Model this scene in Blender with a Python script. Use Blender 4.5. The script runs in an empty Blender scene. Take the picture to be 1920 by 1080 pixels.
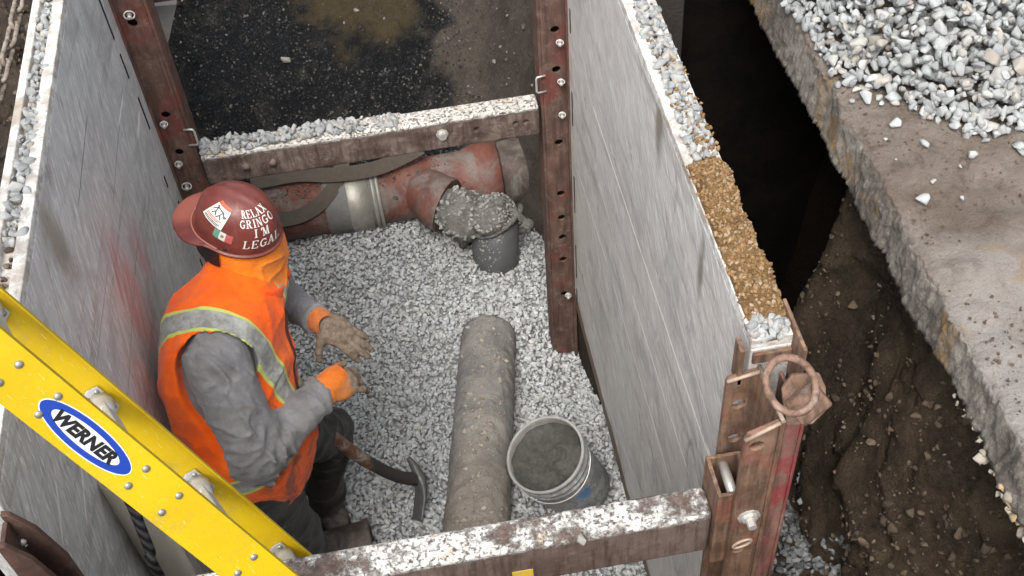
import bpy, bmesh, math, random
import numpy as np
from mathutils import Vector, Matrix, noise as mnoise
R_ = math.radians
random.seed(7); rng = np.random.default_rng(11)
S = bpy.context.scene
COL = S.collection
# ---------------------------------------------------------------- camera, world, sun, exposure
CAM_EUL = (0.7155, 0.0572, -0.1629); CAM_LOC = (0, 0, 4.14); FPX = 2237.8
cd = bpy.data.cameras.new('camera'); cam = bpy.data.objects.new('camera', cd); COL.objects.link(cam)
cam.location = CAM_LOC; cam.rotation_euler = CAM_EUL
cd.sensor_width = 36; cd.lens = FPX / 1920 * 36; cd.clip_start = 0.05; cd.clip_end = 500
S.camera = cam
SUN_EL, SUN_AZ = R_(58), R_(200)
w = bpy.data.worlds.new('World'); S.world = w; w.use_nodes = True
wn = w.node_tree; bg = wn.nodes['Background']
sky = wn.nodes.new('ShaderNodeTexSky'); sky.sky_type = 'NISHITA'; sky.sun_disc = False
sky.sun_elevation = SUN_EL; sky.sun_rotation = SUN_AZ; sky.air_density = 1.0; sky.dust_density = 4.0; sky.ozone_density = 1.0
hs = wn.nodes.new('ShaderNodeHueSaturation'); hs.inputs['Saturation'].default_value = 0.32
wn.links.new(sky.outputs[0], hs.inputs['Color']); wn.links.new(hs.outputs[0], bg.inputs['Color'])
bg.inputs['Strength'].default_value = 0.15
sd = bpy.data.lights.new('sun', 'SUN'); sd.energy = 1.5; sd.angle = R_(28); sd.color = (1, .96, .9)
so = bpy.data.objects.new('sun', sd); COL.objects.link(so)
_d = Vector((math.sin(SUN_AZ) * math.cos(SUN_EL), math.cos(SUN_AZ) * math.cos(SUN_EL), math.sin(SUN_EL)))
so.rotation_euler = _d.to_track_quat('Z', 'Y').to_euler(); so.location = (0, -3, 8)
S.view_settings.view_transform = 'Standard'; S.view_settings.look = 'None'
S.view_settings.exposure = 0.97; S.view_settings.gamma = 1.0; S.view_settings.use_curve_mapping = False
S.render.engine = 'CYCLES'; S.cycles.max_bounces = 6; S.cycles.diffuse_bounces = 4

# ---------------------------------------------------------------- measuring helpers (real points seen along a sight line)
CM = np.array(cam.rotation_euler.to_matrix()); C0 = np.array(CAM_LOC, float)
def ray(u, v): return CM @ np.array([(u - 960) / FPX, -(v - 540) / FPX, -1.0])
def Zp(u, v, z): d = ray(u, v); return C0 + d * (z - C0[2]) / d[2]
def Yp(u, v, y): d = ray(u, v); return C0 + d * (y / d[1])
def Xp(u, v, x): d = ray(u, v); return C0 + d * (x / d[0])
def Dp(u, v, t): return C0 + ray(u, v) * t
V3 = lambda *a: np.array(a, float)
def unit(v): v = np.asarray(v, float); return v / np.linalg.norm(v)

# ---------------------------------------------------------------- object helpers
def tag(o, label=None, cat=None, group=None, kind=None):
    if label: o['label'] = label
    if cat: o['category'] = cat
    if group: o['group'] = group
    if kind: o['kind'] = kind
    return o
def empty(name, loc, label, cat, group=None):
    o = bpy.data.objects.new(name, None); COL.objects.link(o); o.location = loc; o.empty_display_size = .05
    return tag(o, label, cat, group)
def wloc(o):
    v = Vector((0, 0, 0))
    while o is not None: v += o.location; o = o.parent
    return v
def link(name, me, mats, parent=None, smooth=False):
    if not isinstance(mats, (list, tuple)): mats = [mats]
    o = bpy.data.objects.new(name, me); COL.objects.link(o)
    if parent is not None:
        o.parent = parent; me.transform(Matrix.Translation(-wloc(parent)))
    for m in mats: me.materials.append(m)
    if smooth: me.polygons.foreach_set('use_smooth', np.ones(len(me.polygons), bool))
    return o
def mesh_np(name, V, F):
    me = bpy.data.meshes.new(name); V = np.asarray(V, np.float32)
    F = np.asarray(F); n = F.shape[1]
    me.vertices.add(len(V)); me.vertices.foreach_set('co', V.ravel())
    me.loops.add(F.size); me.loops.foreach_set('vertex_index', F.ravel().astype(np.int32))
    me.polygons.add(len(F)); me.polygons.foreach_set('loop_start', np.arange(0, F.size, n, dtype=np.int32))
    me.polygons.foreach_set('loop_total', np.full(len(F), n, np.int32))
    me.update(calc_edges=True); me.validate(); return me
def attr(me, name, vals):
    a = me.attributes.new(name, 'FLOAT', 'POINT'); a.data.foreach_set('value', np.asarray(vals, np.float32))
class MB:
    """collects shapes into ONE mesh"""
    def __init__(s): s.bm = bmesh.new()
    def _new(s, f):
        return f
    def verts_faces(s, V, F, mi=0, smooth=False):
        vs = [s.bm.verts.new(tuple(float(c) for c in v)) for v in V]
        out = []
        for f in F:
            try:
                q = s.bm.faces.new([vs[i] for i in f]); q.material_index = mi; q.smooth = smooth; out.append(q)
            except ValueError: pass
        return vs, out
    def box(s, lo, hi, bev=0.0, mi=0, ax=None, org=(0, 0, 0), seg=2):
        lo, hi = np.array(lo, float), np.array(hi, float)
        P = [np.array([(lo, hi)[i][0], (lo, hi)[j][1], (lo, hi)[k][2]]) for i in (0, 1) for j in (0, 1) for k in (0, 1)]
        if ax is not None:
            A = np.array(ax, float); P = [np.array(org) + p @ A for p in P]
        vs, fs = s.verts_faces(P, [(0, 1, 3, 2), (4, 6, 7, 5), (0, 4, 5, 1), (2, 3, 7, 6), (0, 2, 6, 4), (1, 5, 7, 3)], mi)
        if bev > 0:
            ed = list({e for f in fs for e in f.edges})
            r = bmesh.ops.bevel(s.bm, geom=ed, offset=bev, segments=seg, affect='EDGES', profile=.5)
            for f in r['faces']: f.material_index = mi; f.smooth = False
        return s
    def prism(s, poly, z0, z1, ax, org, bev=0.0, mi=0):
        """polygon in (a,b) plane extruded along c; ax rows = a,b,c directions"""
        A = np.array(ax, float); o = np.array(org, float); n = len(poly)
        P = [o + np.array([p[0], p[1], z]) @ A for z in (z0, z1) for p in poly]
        F = [tuple(range(n - 1, -1, -1)), tuple(range(n, 2 * n))] + [(i, (i + 1) % n, n + (i + 1) % n, n + i) for i in range(n)]
        vs, fs = s.verts_faces(P, F, mi)
        if bev > 0:
            ed = list({e for f in fs for e in f.edges})
            r = bmesh.ops.bevel(s.bm, geom=ed, offset=bev, segments=2, affect='EDGES', profile=.5)
            for f in r['faces']: f.material_index = mi
        return s
    def tube(s, pts, rad, n=12, mi=0, caps=True, closed=False, smooth=True):
        P = [np.array(p, float) for p in pts]; m = len(P)
        rad = [rad] * m if np.isscalar(rad) else list(rad)
        T = []
        for i in range(m):
            a = P[(i - 1) % m] if (closed or i > 0) else P[i]; b = P[(i + 1) % m] if (closed or i < m - 1) else P[i]
            T.append(unit(b - a))
        up = V3(0, 0, 1) if abs(T[0][2]) < .9 else V3(1, 0, 0)
        N = unit(np.cross(T[0], up)); rows = []
        for i in range(m):
            N = N - T[i] * (N @ T[i]); N = unit(N); B = np.cross(T[i], N)
            rows.append([s.bm.verts.new(tuple(P[i] + rad[i] * (math.cos(t) * N + math.sin(t) * B))) for t in np.linspace(0, 2 * math.pi, n, endpoint=False)])
        k = m if closed else m - 1
        for i in range(k):
            a, b = rows[i], rows[(i + 1) % m]
            off = 0
            if closed and i == m - 1:
                off = min(range(n), key=lambda q: (a[0].co - b[q].co).length)
            for j in range(n):
                f = s.bm.faces.new((a[j], a[(j + 1) % n], b[(j + 1 + off) % n], b[(j + off) % n])); f.smooth = smooth; f.material_index = mi
        if caps and not closed:
            f = s.bm.faces.new(rows[0][::-1]); f.material_index = mi
            f = s.bm.faces.new(rows[-1]); f.material_index = mi
        return s
    def lathe(s, prof, org, axis, n=32, mi=0, smooth=True):
        """prof = [(r, h)...] about axis"""
        a = unit(axis); up = V3(0, 0, 1) if abs(a[2]) < .9 else V3(1, 0, 0)
        x = unit(np.cross(up, a)); y = np.cross(a, x); o = np.array(org, float); rows = []
        for r, h in prof:
            if r < 1e-6: rows.append([s.bm.verts.new(tuple(o + a * h))]); continue
            rows.append([s.bm.verts.new(tuple(o + a * h + r * (math.cos(t) * x + math.sin(t) * y))) for t in np.linspace(0, 2 * math.pi, n, endpoint=False)])
        for A, B in zip(rows, rows[1:]):
            for j in range(n):
                k = (j + 1) % n
                try:
                    if len(A) == 1 and len(B) == 1: continue
                    if len(A) == 1: f = s.bm.faces.new((A[0], B[k], B[j]))
                    elif len(B) == 1: f = s.bm.faces.new((A[j], A[k], B[0]))
                    else: f = s.bm.faces.new((A[j], A[k], B[k], B[j]))
                    f.smooth = smooth; f.material_index = mi
                except ValueError: pass
        return s
    def ribbon(s, pts, wid, th=.004, mi=0):
        """pts = [(point, width direction)]"""
        rows = []
        m = len(pts)
        for i, (p, wd) in enumerate(pts):
            p = np.array(p, float); t = unit(np.array(pts[min(i + 1, m - 1)][0], float) - np.array(pts[max(i - 1, 0)][0], float))
            wd = unit(np.array(wd, float) - t * (np.array(wd, float) @ t)); nn = np.cross(t, wd)
            rows.append([s.bm.verts.new(tuple(p + a * wid / 2 * wd + b * th / 2 * nn)) for a, b in ((-1, -1), (1, -1), (1, 1), (-1, 1))])
        for a, b in zip(rows, rows[1:]):
            for j in range(4):
                f = s.bm.faces.new((a[j], a[(j + 1) % 4], b[(j + 1) % 4], b[j])); f.material_index = mi
        s.bm.faces.new(rows[0][::-1]); s.bm.faces.new(rows[-1]); return s
    def build(s, name, mats, parent=None, label=None):
        bmesh.ops.recalc_face_normals(s.bm, faces=s.bm.faces)
        me = bpy.data.meshes.new(name); s.bm.to_mesh(me); s.bm.free()
        o = link(name, me, mats, parent)
        if label: o['label'] = label
        return o
def cut(o, cutters):
    """boolean out one MB of cutters (holes) from a mesh object"""
    bmesh.ops.recalc_face_normals(cutters.bm, faces=cutters.bm.faces)
    me = bpy.data.meshes.new('cut'); cutters.bm.to_mesh(me); cutters.bm.free()
    if o.parent is not None: me.transform(Matrix.Translation(-wloc(o.parent)))
    c = bpy.data.objects.new('cut', me); COL.objects.link(c); c.parent = o.parent
    m = o.modifiers.new('b', 'BOOLEAN'); m.operation = 'DIFFERENCE'; m.object = c; m.solver = 'EXACT'
    bpy.context.view_layer.update(); dg = bpy.context.evaluated_depsgraph_get()
    me2 = bpy.data.meshes.new_from_object(o.evaluated_get(dg)); o.modifiers.clear()
    old = o.data; o.data = me2; bpy.data.meshes.remove(old)
    bpy.data.objects.remove(c); bpy.data.meshes.remove(me)
    return o
def spline(pts, n=8):
    P = [np.array(p, float) for p in pts]; out = []
    for i in range(len(P) - 1):
        p0, p1, p2, p3 = P[max(i - 1, 0)], P[i], P[i + 1], P[min(i + 2, len(P) - 1)]
        for t in np.linspace(0, 1, n, endpoint=False):
            out.append(.5 * ((2 * p1) + (-p0 + p2) * t + (2 * p0 - 5 * p1 + 4 * p2 - p3) * t ** 2 + (-p0 + 3 * p1 - 3 * p2 + p3) * t ** 3))
    out.append(P[-1]); return out
def smooth01(a, b, x):
    t = np.clip((np.asarray(x, float) - a) / (b - a), 0, 1); return t * t * (3 - 2 * t)
_W = [(unit(rng.normal(size=3)), rng.uniform(0, 6.28), rng.uniform(.7, 1.4)) for _ in range(40)]
def wav(P, f, k0=0, n=8):
    """cheap smooth noise, -1..1-ish"""
    P = np.asarray(P, float); out = 0
    wob = np.sin(P @ _W[k0 % 40][0] * f * .7 + 1.3) * .9
    for i in range(n):
        d, ph, m = _W[(k0 + i * 3 + 1) % 40]
        out = out + np.sin(P @ d * f * m * 1.7 + ph + wob * (1 + .3 * i))
    return out / math.sqrt(n) * .8

# ---------------------------------------------------------------- material helpers
def nd(nt, t, ins=None, **kw):
    n = nt.nodes.new('ShaderNode' + t)
    for k, v in kw.items(): setattr(n, k, v)
    for k, v in (ins or {}).items():
        s = n.inputs[k]
        if hasattr(v, 'is_output') and v.is_output: nt.links.new(v, s)
        elif hasattr(v, 'outputs'): nt.links.new(v.outputs[0], s)
        else: s.default_value = v
    return n
def rgb(c): return (c[0], c[1], c[2], 1) if len(c) == 3 else c
class Mat:
    def __init__(s, name, rough=.8, metal=0.0, spec=.4):
        s.m = bpy.data.materials.new(name); s.m.use_nodes = True; s.nt = s.m.node_tree
        s.b = s.nt.nodes['Principled BSDF']; s.b.inputs['Roughness'].default_value = rough
        s.b.inputs['Metallic'].default_value = metal; s.b.inputs['Specular IOR Level'].default_value = spec
        s.geo = s.nt.nodes.new('ShaderNodeNewGeometry'); s.pos = s.geo.outputs['Position']
        s.h = None
    def map(s, scale=(1, 1, 1), loc=(0, 0, 0), rot=(0, 0, 0), vec=None):
        return nd(s.nt, 'Mapping', {'Vector': vec or s.pos, 'Scale': scale, 'Location': loc, 'Rotation': rot}).outputs[0]
    def streak(s, rot, scale, loc=(0, 0, 0)):
        v = nd(s.nt, 'Mapping', {'Vector': s.pos, 'Rotation': (R_(rot), 0, 0)}).outputs[0]
        return nd(s.nt, 'Mapping', {'Vector': v, 'Scale': scale, 'Location': loc}).outputs[0]
    def line(s, p, q, w, soft=.5):
        """a straight gouge between two real points of a wall (y,z plane)"""
        d = np.array([q[1] - p[1], q[2] - p[2]]); L = np.linalg.norm(d); d = d / L; y, z = s.xyz(1), s.xyz(2)
        t = s.math('ADD', s.math('MULTIPLY', s.math('SUBTRACT', y, float(p[1])), float(d[0])), s.math('MULTIPLY', s.math('SUBTRACT', z, float(p[2])), float(d[1])))
        n = s.math('ADD', s.math('MULTIPLY', s.math('SUBTRACT', y, float(p[1])), float(-d[1])), s.math('MULTIPLY', s.math('SUBTRACT', z, float(p[2])), float(d[0])))
        n = s.math('ABSOLUTE', s.math('ADD', n, s.math('MULTIPLY', s.math('SUBTRACT', s.noise(2.5, 2), .5), .02)))
        k = s.math('MULTIPLY', s.rng(n, w, w * (1 - soft)), s.math('MULTIPLY', s.rng(t, 0, .05), s.rng(t, L, L - .05)))
        return s.math('MULTIPLY', k, s.rng(s.noise(14, 4, .7), .28, .42))
    def noise(s, scale, detail=5, rough=.6, dist=0, vec=None, lo=None, hi=None):
        o = nd(s.nt, 'TexNoise', {'Vector': vec or s.pos, 'Scale': scale, 'Detail': detail, 'Roughness': rough, 'Distortion': dist}).outputs['Fac']
        return o if lo is None else s.rng(o, lo, hi)
    def vor(s, scale, vec=None, feature='F1', out='Distance', rand=1):
        return nd(s.nt, 'TexVoronoi', {'Vector': vec or s.pos, 'Scale': scale, 'Randomness': rand}, feature=feature).outputs[out]
    def rng(s, x, a, b, c=0, d=1):
        return nd(s.nt, 'MapRange', {'Value': x, 'From Min': a, 'From Max': b, 'To Min': c, 'To Max': d}, interpolation_type='SMOOTHSTEP').outputs[0]
    def math(s, op, a, b=0.0, c=0.0):
        n = nd(s.nt, 'Math', operation=op)
        for i, v in enumerate((a, b, c)):
            if hasattr(v, 'is_output'): s.nt.links.new(v, n.inputs[i])
            else: n.inputs[i].default_value = v
        return n.outputs[0]
    def attr(s, name): return nd(s.nt, 'Attribute', attribute_name=name).outputs['Fac']
    def mix(s, f, a, b, mode='MIX'):
        n = nd(s.nt, 'Mix', data_type='RGBA', blend_type=mode, clamp_factor=True)
        for i, v in ((0, f), (6, a), (7, b)):
            if hasattr(v, 'is_output'): s.nt.links.new(v, n.inputs[i])
            else: n.inputs[i].default_value = rgb(v) if i else v
        return n.outputs[2]
    def xyz(s, i, vec=None): return nd(s.nt, 'SeparateXYZ', {'Vector': vec or s.pos}).outputs[i]
    def ball(s, c, r, soft=.5, wob=.0, wscale=8, stretch=(1, 1, 1)):
        """1 inside a blob about a real place (a stain), wobbly edge"""
        v = s.map(loc=tuple(-c[i] * stretch[i] for i in range(3)), scale=stretch)
        d = nd(s.nt, 'VectorMath', {0: v}, operation='LENGTH').outputs['Value']
        if wob: d = s.math('ADD', d, s.math('MULTIPLY', s.math('SUBTRACT', s.noise(wscale, 4), .5), wob))
        return s.rng(d, r, r * (1 - soft))
    def color(s, c):
        if hasattr(c, 'is_output'): s.nt.links.new(c, s.b.inputs['Base Color'])
        else: s.b.inputs['Base Color'].default_value = rgb(c)
    def rough(s, r): s.nt.links.new(r, s.b.inputs['Roughness'])
    def bump(s, h, dist=.002, strength=1.0):
        n = nd(s.nt, 'Bump', {'Height': h, 'Distance': dist, 'Strength': strength})
        if s.h is not None: s.nt.links.new(s.h, n.inputs['Normal'])
        s.h = n.outputs[0]; s.nt.links.new(s.h, s.b.inputs['Normal'])
def plain(name, c, rough=.6, metal=0, var=.15, scale=20, bump=0, bscale=60, spec=.4):
    m = Mat(name, rough, metal, spec); c = np.array(c, float)
    m.color(m.mix(m.noise(scale, 6, .65), c * (1 - var), np.minimum(c * (1 + var), 1)))
    if bump: m.bump(m.noise(bscale, 4), bump)
    return m.m

# ---------------------------------------------------------------- materials
def stone_mat(name, dark, light, tint=None, tint_amt=.3, bump=.0015):
    m = Mat(name, .85, 0, .3)
    a = m.attr('shade'); c = m.mix(a, dark, light)
    n = m.noise(90, 5, .65, lo=.3, hi=.75)
    c = m.mix(n, m.mix(.3, c, dark), c)
    if tint is not None: c = m.mix(m.math('MULTIPLY', m.rng(m.attr('tint'), .62, 1), tint_amt), c, tint)
    m.color(c); m.bump(m.noise(160, 5, .7), bump); return m.m
M_GRAVEL = stone_mat('crushed_grey_stone', (.30, .312, .315), (.64, .66, .655), (.44, .40, .34), .4)
M_WHITE = stone_mat('crushed_white_stone', (.20, .207, .207), (.43, .445, .442), (.40, .32, .22), .35)
M_MILL = stone_mat('asphalt_grains', (.01, .01, .011), (.07, .07, .07), (.2, .18, .14), .5)
M_CLOD = stone_mat('soil_clods', (.03, .022, .015), (.1, .075, .052), (.24, .2, .155), .7)
M_SAND = stone_mat('sandy_clods', (.13, .072, .028), (.29, .175, .078), (.40, .33, .24), .5)

def soil(name, a, b, c=None, scale=6, bump=.02, stain=None, fine=70):
    m = Mat(name, .95, 0, .15)
    n1 = m.noise(scale, 8, .7, .4, lo=.3, hi=.72); n2 = m.noise(fine, 6, .75, lo=.3, hi=.75)
    col = m.mix(n1, a, b); col = m.mix(m.math('MULTIPLY', n2, .45), col, c or b)
    if stain: col = stain(m, col)
    m.color(col)
    m.bump(m.noise(scale * 3, 8, .7), bump); m.bump(m.noise(fine * 1.4, 5, .7), bump * .25); return m.m
M_SOIL = soil('dark_wet_soil', (.02, .0145, .0095), (.05, .036, .025), (.07, .055, .04))
M_BANK = soil('brown_bank_soil', (.03, .022, .017), (.085, .066, .052), (.12, .1, .082), 9, .03)
M_FLOORSOIL = soil('trench_floor_dirt', (.2, .2, .196), (.33, .33, .32))
def end_stain(m, col):
    black = m.mix(m.noise(75, 6, .8, lo=.5, hi=.72), (.010, .011, .0125), (.075, .078, .082))
    black = m.mix(m.math('MULTIPLY', m.noise(3.2, 6, .7, .4, vec=m.map(loc=(1, 4, 0)), lo=.5, hi=.66), .8), black, m.mix(m.noise(60, 6, .8, lo=.4, hi=.7), (.028, .025, .021), (.12, .115, .105)))
    n = m.noise(2.2, 6, .6, .6)
    x = m.xyz(0); y = m.xyz(1)
    k = m.rng(m.math('ADD', m.math('MULTIPLY', m.math('SUBTRACT', n, .5), .9), m.math('MULTIPLY', x, 1.0)), .34, .2)
    col = m.mix(k, col, black)
    tan = m.ball((-.1, 6.08, .35), .58, .4, .9, 4, (1.1, .8, .3))
    return m.mix(tan, col, m.mix(m.noise(30, 6, .7), (.05, .039, .022), (.095, .073, .042)))
M_END = soil('black_asphalt_fill_and_soil', (.055, .045, .037), (.115, .095, .08), (.16, .14, .12), 5, .05, end_stain)
def pit_shade_stain(m, col):
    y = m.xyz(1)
    far = m.rng(m.math('ADD', y, m.math('MULTIPLY', m.math('SUBTRACT', m.noise(4, 6, .7), .5), .7)), 1.95, 2.35)  # shade of the far gap painted into the soil colour
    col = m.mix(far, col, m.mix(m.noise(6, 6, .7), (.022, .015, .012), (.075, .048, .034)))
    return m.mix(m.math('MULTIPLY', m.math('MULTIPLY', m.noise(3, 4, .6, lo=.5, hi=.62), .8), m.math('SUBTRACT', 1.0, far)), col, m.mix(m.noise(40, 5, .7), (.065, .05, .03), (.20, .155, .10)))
M_PIT = soil('pit_soil', (.028, .02, .014), (.115, .082, .054), (.165, .128, .096), 7, .06, pit_shade_stain)

def concrete(name):
    m = Mat(name, .9, 0, .25)
    n1 = m.noise(3.2, 8, .65, .5, lo=.35, hi=.68); n2 = m.noise(38, 8, .75, lo=.32, hi=.7); n3 = m.noise(14, 6, .7, 1.0, lo=.52, hi=.66)
    top = m.mix(n1, (.19, .15, .118), (.34, .295, .255)); top = m.mix(m.math('MULTIPLY', n3, .65), top, (.115, .082, .058))
    # pale cement dust toward the near end of the slab, ochre soil patches
    y = m.xyz(1); dust = m.rng(m.math('ADD', y, m.math('MULTIPLY', m.math('SUBTRACT', m.noise(5, 6, .65), .5), 1.1)), 1.75, 1.2)
    top = m.mix(m.math('MULTIPLY', dust, .85), top, m.mix(n2, (.36, .33, .305), (.56, .53, .5)))
    och = m.rng(m.noise(4.5, 5, .6, 1.2, vec=m.map(loc=(3, 1, 0))), .6, .68)
    top = m.mix(m.math('MULTIPLY', och, .6), top, (.36, .24, .11))
    top = m.mix(m.math('MULTIPLY', n2, .35), top, (.13, .1, .08))
    z = m.xyz(2); side = m.rng(z, 2.192, 2.178)
    f = m.mix(m.noise(9, 7, .7, .4, lo=.35, hi=.65), (.15, .13, .11), (.36, .325, .285)); f = m.mix(m.math('MULTIPLY', m.noise(1, 6, .7, vec=m.map(scale=(10, 60, 9)), lo=.5, hi=.7), .5), f, (.1, .085, .07))
    f = m.mix(m.math('MULTIPLY', m.noise(70, 4, .7, lo=.55, hi=.7), .7), f, (.42, .39, .35))
    f = m.mix(m.math('MULTIPLY', m.rng(m.noise(3.3, 4, .6, 1, vec=m.map(loc=(0, 7, 0))), .56, .66), .75), f, (.33, .2, .075))
    m.color(m.mix(side, top, f))
    m.bump(m.noise(16, 8, .74), .028); m.bump(m.noise(95, 6, .75), .008); return m.m
M_CONC = concrete('dirty_concrete')

XR_, XL_ = .615, -.894
def panel_mat(name, side):
    m = Mat(name, .5, .25, .5)
    th = -32 if side == 'R' else -58
    st = m.noise(1, 7, .72, .2, vec=m.streak(th, (70, 4.5, 70)))
    st2 = m.noise(1, 6, .72, .3, vec=m.streak(th - 8, (190, 14, 190), (3, 3, 3)))
    st3 = m.noise(1, 6, .7, .3, vec=m.streak(4, (40, 1.2, 16), (1, 5, 3)))
    big = m.noise(2.2, 6, .6, .6, lo=.3, hi=.7)
    c = m.mix(m.rng(st, .3, .7), (.43, .425, .41), (.75, .74, .715) if side == 'R' else (.72, .73, .73))
    c = m.mix(m.math('MULTIPLY', big, .5), c, (.64, .585, .53) if side == 'R' else (.56, .575, .575))
    c = m.mix(m.math('MULTIPLY', m.rng(st3, .52, .7), .5), c, (.25, .235, .215))
    c = m.mix(m.math('MULTIPLY', m.rng(st2, .54, .68), .5), c, (.16, .155, .145))
    fl = m.noise(1, 4, .6, .4, vec=m.streak(th - 14, (150, 16, 110), (5, 2, 9)))
    c = m.mix(m.math('MULTIPLY', m.rng(fl, .55, .64), .7), c, (.86, .85, .82))
    dn = m.noise(2.8, 6, .7, .8, vec=m.map(loc=(8, 3, 1)), lo=.48, hi=.68)
    c = m.mix(m.math('MULTIPLY', dn, .4), c, (.24, .235, .225))
    GL_ = ([((1110, 195), (1337, 880), .0034, .9, 1), ((1146, 520), (1262, 925), .0026, .7, 1), ((1182, 545), (1296, 905), .0026, .75, 1), ((1262, 560), (1338, 820), .0022, .5, 1), ((1080, 310), (1140, 500), .003, .7, 1), ((1120, 330), (1180, 560), .0022, .55, 1), ((1122, 720), (1226, 985), .002, .5, 1), ((1320, 820), (1345, 900), .006, .8, 1), ((1100, 480), (1150, 640), .0022, .5, 0), ((1300, 480), (1390, 720), .002, .6, 0)] if side == 'R' else
          [((165, 210), (146, 395), .004, .85, 0), ((229, 160), (212, 390), .003, .7, 0), ((258, 440), (236, 800), .003, .7, 0), ((205, 480), (180, 700), .003, .6, 0), ((230, 170), (222, 240), .003, .7, 1), ((262, 200), (258, 265), .006, .6, 1), ((150, 850), (165, 1000), .003, .6, 1), ((100, 860), (120, 1040), .003, .5, 1), ((300, 330), (345, 420), .004, .6, 0)])
    for p_, q_, w_, amt_, lt in GL_:
        P1, P2 = Xp(*p_, XR_ if side == 'R' else XL_), Xp(*q_, XR_ if side == 'R' else XL_)
        c = m.mix(m.math('MULTIPLY', m.line(P1, P2, w_ * (2.3 if lt else 1.0)), min(1.0, amt_ * (1.2 if lt else .8))), c, (.95, .92, .86) if lt else (.07, .065, .06))
    rust = m.noise(3.4, 6, .7, 1.2, vec=m.map(scale=(1, 2.2, 1)), lo=.6, hi=.7)
    c = m.mix(m.math('MULTIPLY', rust, .45), c, (.16, .115, .075))
    if side == 'L':
        p = Xp(248, 560, -.894); q = Xp(262, 470, -.894)
        red = m.math('MAXIMUM', m.ball(tuple(p), .3, .9, .25, 9, (1, 1.8, .8)), m.math('MULTIPLY', m.ball(tuple(q), .2, .9, .2, 9, (1, 2, .8)), .8))
        c = m.mix(m.math('MULTIPLY', red, m.math('MULTIPLY', m.rng(m.noise(1, 6, .7, .3, vec=m.streak(th, (30, 6, 30), (2, 7, 1))), .34, .56), .8)), c, m.mix(m.rng(st, .35, .65), (.5, .17, .16), (.72, .42, .4)))
        br = m.ball(tuple(Xp(100, 440, -.894)), .14, .9, .2, 7, (1, 1.5, .6))
        c = m.mix(m.math('MULTIPLY', br, .6), c, (.2, .155, .09))
    else:
        for (u, v, r_) in ((1236, 225, .13), (1314, 505, .09)):
            br = m.ball(tuple(Xp(u, v, .615)), r_, .8, .12, 14, (1, 2.6, .6)); c = m.mix(m.math('MULTIPLY', br, .7), c, (.15, .115, .07))
        wh = m.ball(tuple(Xp(1270, 240, .615)), .16, .9, .2, 12, (1, 1, .8)); c = m.mix(m.math('MULTIPLY', wh, .4), c, (.55, .5, .44))
    # bottom cutting edge is bare rust and mud
    z = m.xyz(2); low = m.rng(m.math('ADD', z, m.math('MULTIPLY', m.math('SUBTRACT', m.noise(7, 5), .5), .1)), .11, .075)
    c = m.mix(low, c, m.mix(m.noise(30, 6, .7), (.1, .068, .045), (.24, .17, .115)))
    m.color(c); m.rough(m.rng(st, .3, .7, .5, .72))
    m.bump(m.noise(2.5, 3, .5), .02, .5); m.bump(st2, .002); return m.m
M_PANR = panel_mat('scuffed_steel_right', 'R'); M_PANL = panel_mat('scuffed_steel_left', 'L')
def ledge_mat():
    m = Mat('cement_dusted_ledge', .9, 0, .25)
    c = m.mix(m.noise(22, 7, .7, .4, lo=.35, hi=.65), (.36, .33, .3), (.72, .71, .68))
    c = m.mix(m.math('MULTIPLY', m.noise(5, 6, .65, .8, lo=.5, hi=.62), .7), c, (.33, .27, .215))
    m.color(c); m.bump(m.noise(60, 6, .7), .004); return m.m
M_LEDGE = ledge_mat()
def rust_mat(name, base, hi, red=None, redamt=.0, dust=.25, crust=None, crz=None, crscale=9, crlo=.47, crhi=.55):
    m = Mat(name, .72, .1, .35)
    n1 = m.noise(9, 8, .7, .5, lo=.3, hi=.7); n2 = m.noise(1, 6, .7, vec=m.map(scale=(55, 55, 5)), lo=.42, hi=.62)
    c = m.mix(n1, base, hi); c = m.mix(m.math('MULTIPLY', n2, .65), c, (.05, .03, .024))
    if red is not None: c = m.mix(m.math('MULTIPLY', m.noise(6, 5, .65, .8, vec=m.map(loc=(2, 5, 1)), lo=.5, hi=.62), redamt), c, red)
    c = m.mix(m.math('MULTIPLY', m.noise(26, 7, .75, lo=.5, hi=.75), dust), c, (.36, .3, .26))
    if crust is not None:
        n = m.noise(crscale, 10, .78, .15)
        n = m.math('ADD', m.math('MULTIPLY', n, .62), m.math('MULTIPLY', m.noise(crscale * .3, 4, .6, vec=m.map(loc=(4, 9, 2))), .38))
        k = m.rng(n, crlo, crhi)
        if crz is not None:
            z = m.xyz(2); k = m.math('MULTIPLY', k, m.rng(m.math('ADD', z, m.math('MULTIPLY', m.math('SUBTRACT', m.noise(34, 4), .5), .03)), crz - .024, crz - .006))
        cc = m.mix(m.noise(48, 6, .7, lo=.3, hi=.7), np.array(crust) * .6, crust)
        cc = m.mix(m.math('MULTIPLY', m.noise(11, 3, .6, 1, vec=m.map(loc=(9, 1, 4)), lo=.6, hi=.7), .5), cc, (.5, .33, .15))
        k = m.math('MULTIPLY', k, m.noise(90, 5, .75, lo=.34, hi=.5)); c = m.mix(k, c, cc); m.bump(k, .004)
    m.color(c); m.bump(m.noise(60, 6, .7), .0025); return m.m
M_POST = rust_mat('rust_red_post', (.095, .054, .042), (.165, .1, .078), (.22, .04, .034), .4, .35)
M_POSTDK = rust_mat('dark_rusty_steel', (.05, .026, .02), (.1, .055, .042), None, 0, .2)
M_NEARPOST = rust_mat('worn_red_post', (.145, .08, .05), (.265, .165, .11), (.26, .06, .045), .35, .3)
M_RED = rust_mat('red_painted_flange', (.17, .08, .064), (.28, .15, .12), (.27, .028, .038), .6, .3)
M_EDGE = plain('bare_pale_steel_edge', (.36, .275, .215), .6, .2, .5, 60)
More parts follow.
